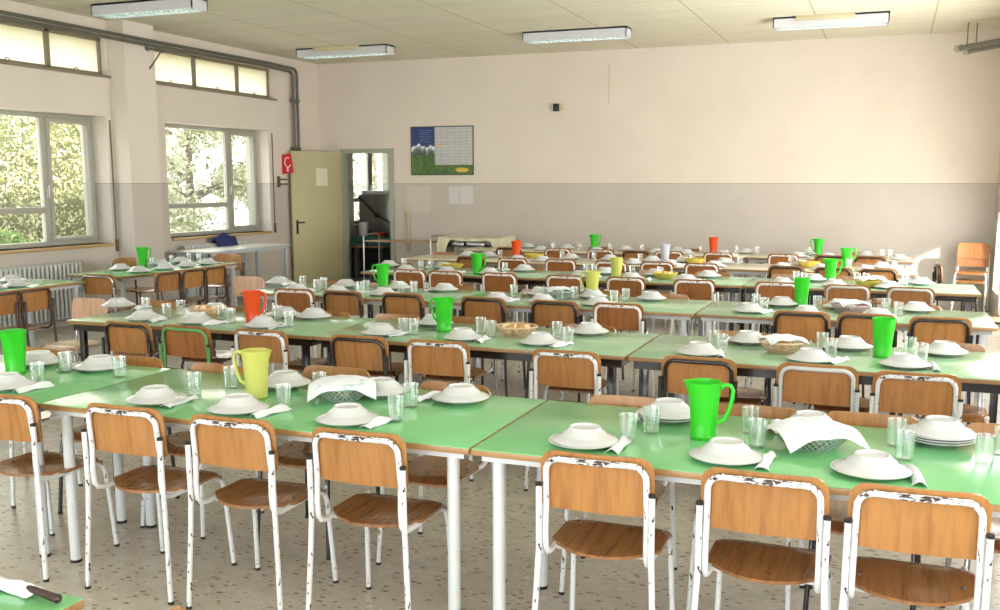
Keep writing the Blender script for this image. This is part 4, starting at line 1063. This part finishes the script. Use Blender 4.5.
for i in range(37):
    u = -0.66+1.32*i/36; col = []; over = abs(u)-0.52; sg = 1 if u > 0 else -1
    for j in range(23):
        v = -0.62+0.92*j/22
        fl = max(0.0, min(1.0, (abs(u)-0.33)/0.12)); fl = fl*fl*(3-2*fl)*0.85+0.12
        vo = max(0.0, -0.27-v)
        y = max(v, -0.27)-(0.012+0.02*math.sin(u*26)*min(1, vo*6) if vo > 0 else 0)
        top = 0.868-0.025*(1-(u/0.52)**2 if over < 0 else 0)
        z = top-vo*fl-(max(0, over)*3.2)+0.004*math.sin(14*u+3*v)
        x = max(-0.52, min(0.52, u))+sg*(0.014+0.012*math.sin(v*17) if over > 0 else 0)
        nn = Vector((sg, 0, 0.1)) if over > 0 else (Vector((0, -1, 0.05)) if vo > 0 else Vector((0, 0, 1)))
        col.append(((x, y, z), nn))
    g.append(col)
o = MB().sheet(g, 0.004).build('cream_cloth', mat('cream cotton', S(206, 202, 176), 0.9)); o.location = (-5.87, 13.98, 0); tag(o, 'cream cloth draped over the trolley against the back wall', 'cloth')
# food trays on the shelf of the draped trolley
for i, dx in enumerate((-0.28, 0.06)):
    m = MB().box((-0.15, -0.12, 0), (0.15, 0.12, 0.008), 0, 0.002)
    for a, b in (((-0.15, -0.12), (0.15, -0.112)), ((-0.15, 0.112), (0.15, 0.12)), ((-0.15, -0.12), (-0.142, 0.12)), ((0.142, -0.12), (0.15, 0.12))): m.box((*a, 0), (*b, 0.05), 0, 0.002)
    o = m.build('steel_tray', M_STEEL); o.location = (-5.87+dx, 13.9, 0.72); tag(o, 'shiny steel tray on draped trolley shelf, %s the kitchen' % ('nearer' if i == 0 else 'farther from'), 'tray', 'steel trays on the draped trolley')
# blue jacket over a chair behind the grey table
one_chair('black', -7.78, 12.55, 0.25, 'chair under a navy jacket behind the bare grey table', G_L) if False else None
M_NAVY = mat('navy cloth', S(34, 42, 92), 0.85)
g = []
for i in range(13):
    u = i/12; col = []
    for j in range(11):
        v = j/10*2-1
        a = v*1.0; x = 0.09*math.sin(v*PI/2)+0.012*math.sin(9*u+4*v); z = 0.93-(abs(v)**1.5)*0.42-0.03*math.cos(u*7)+0.01*math.sin(13*u*v)
        col.append(((x+0.0, (u-0.5)*0.46*(1+0.12*abs(v)), z), Vector((math.sin(v*1.3), 0, math.cos(v*1.3)))))
    g.append(col)
o = MB().sheet(g, 0.02).build('navy_jacket', M_NAVY); o.location = (-8.82, 11.72, 0); tag(o, 'navy blue jacket hung over the radiator under far window', 'jacket')

# ------------------------------------------------------------------ kitchen behind the doorway
KY = 17.8
M_KW = mat('kitchen wall', S(186, 184, 170), 0.7)
struct(MB().box((XL, YB, -0.12), (-4.5, KY, 0)), 'floor_kitchen', M_FLOOR)
struct(MB().box((XL-WT, YB+0.16, 2.9), (-4.5, KY+0.2, 3.0)), 'ceiling_kitchen', M_KW)
struct(MB().box((XL, KY, 0), (-4.5, KY+0.15, 2.9)).box((-4.5, YB+0.16, 0), (-4.4, KY+0.15, 2.9)), 'wall_kitchen', M_KW)
r = empty('warming_cabinet', (-8.45, 15.82, 0)); tag(r, 'tall stainless steel cabinet with black edges inside the kitchen doorway', 'cabinet')
MB().box((-0.36, -0.25, 0.74), (0.36, 0.25, 1.47), 0, 0.01).build('body', M_STEEL, r)
MB().box((-0.30, -0.24, 1.47), (0.34, 0.24, 1.53), 0, 0.005).build('top_tray', M_HOUS, r)
MB().box((0.36, -0.27, 0.74), (0.40, -0.2, 1.56)).build('black_edge', M_CAP, r)
MB().tube([(-0.36, -0.27, 1.42), (0.02, -0.30, 1.10), (0.36, -0.27, 0.94)], 0.012, 8).tube([(0.0, -0.33, 1.10), (0.04, -0.28, 1.11)], 0.035, 10).build('handle_bar', M_DARKSTEEL, r)
MB().box((-0.36, -0.25, 0), (0.38, 0.25, 0.74)).build('base', M_CAP, r)
r = empty('kitchen_counter', (-8.55, 15.30, 0)); tag(r, 'small wooden topped kitchen counter just behind the doorway', 'counter')
MB().box((-0.36, -0.2, 0.56), (0.44, 0.18, 0.59), 0, 0.004).build('worktop', W_EDGE, r)
for sx in (-0.33, 0.41):
    for sy in (-0.17, 0.15): MB().box((sx-0.015, sy-0.015, 0), (sx+0.015, sy+0.015, 0.56)).build('leg', M_DARKSTEEL, r)
for i, x in enumerate((-0.12, 0.26)):
    m = MB(); cw, cd, chh = 0.17, 0.14, 0.15
    m.box((-cw, -cd, 0), (cw, cd, 0.01)); 
    for zq in (0.0, 0.05, 0.10, 0.14):
        m.box((-cw, -cd, zq), (cw, -cd+0.01, zq+0.016)).box((-cw, cd-0.01, zq), (cw, cd, zq+0.016)).box((-cw, -cd, zq), (-cw+0.01, cd, zq+0.016)).box((cw-0.01, -cd, zq), (cw, cd, zq+0.016))
    for q in range(9):
        xx = -cw+q*(2*cw-0.01)/8; m.box((xx, -cd, 0), (xx+0.01, -cd+0.009, 0.15)).box((xx, cd-0.009, 0), (xx+0.01, cd, 0.15))
    o = m.build('plastic_crate', M_TEAL); o.location = (-8.50+x, 15.29, 0.59); tag(o, 'teal slatted plastic crate on kitchen counter, %s the open door' % ('nearer' if i == 0 else 'farther from'), 'crate', 'teal crates in the kitchen')
o = MB().lathe([(0, 0), (0.06, 0), (0.11, 0.07), (0.115, 0.07), (0.063, 0.003), (0, 0.004)], 24).build('red_bowl', M_REDP); o.location = (-8.25, 15.30, 0.75); tag(o, 'red plastic bowl standing on the teal crates in the kitchen', 'bowl')
o = MB().lathe([(0, 0), (0.07, 0), (0.075, 0.01), (0.085, 0.24), (0.082, 0.24), (0.07, 0.012), (0, 0.01)], 20).build('white_canister', M_PLATE); o.location = (-8.57, 15.29, 0.75); tag(o, 'white canister standing on a teal crate in the kitchen', 'canister')
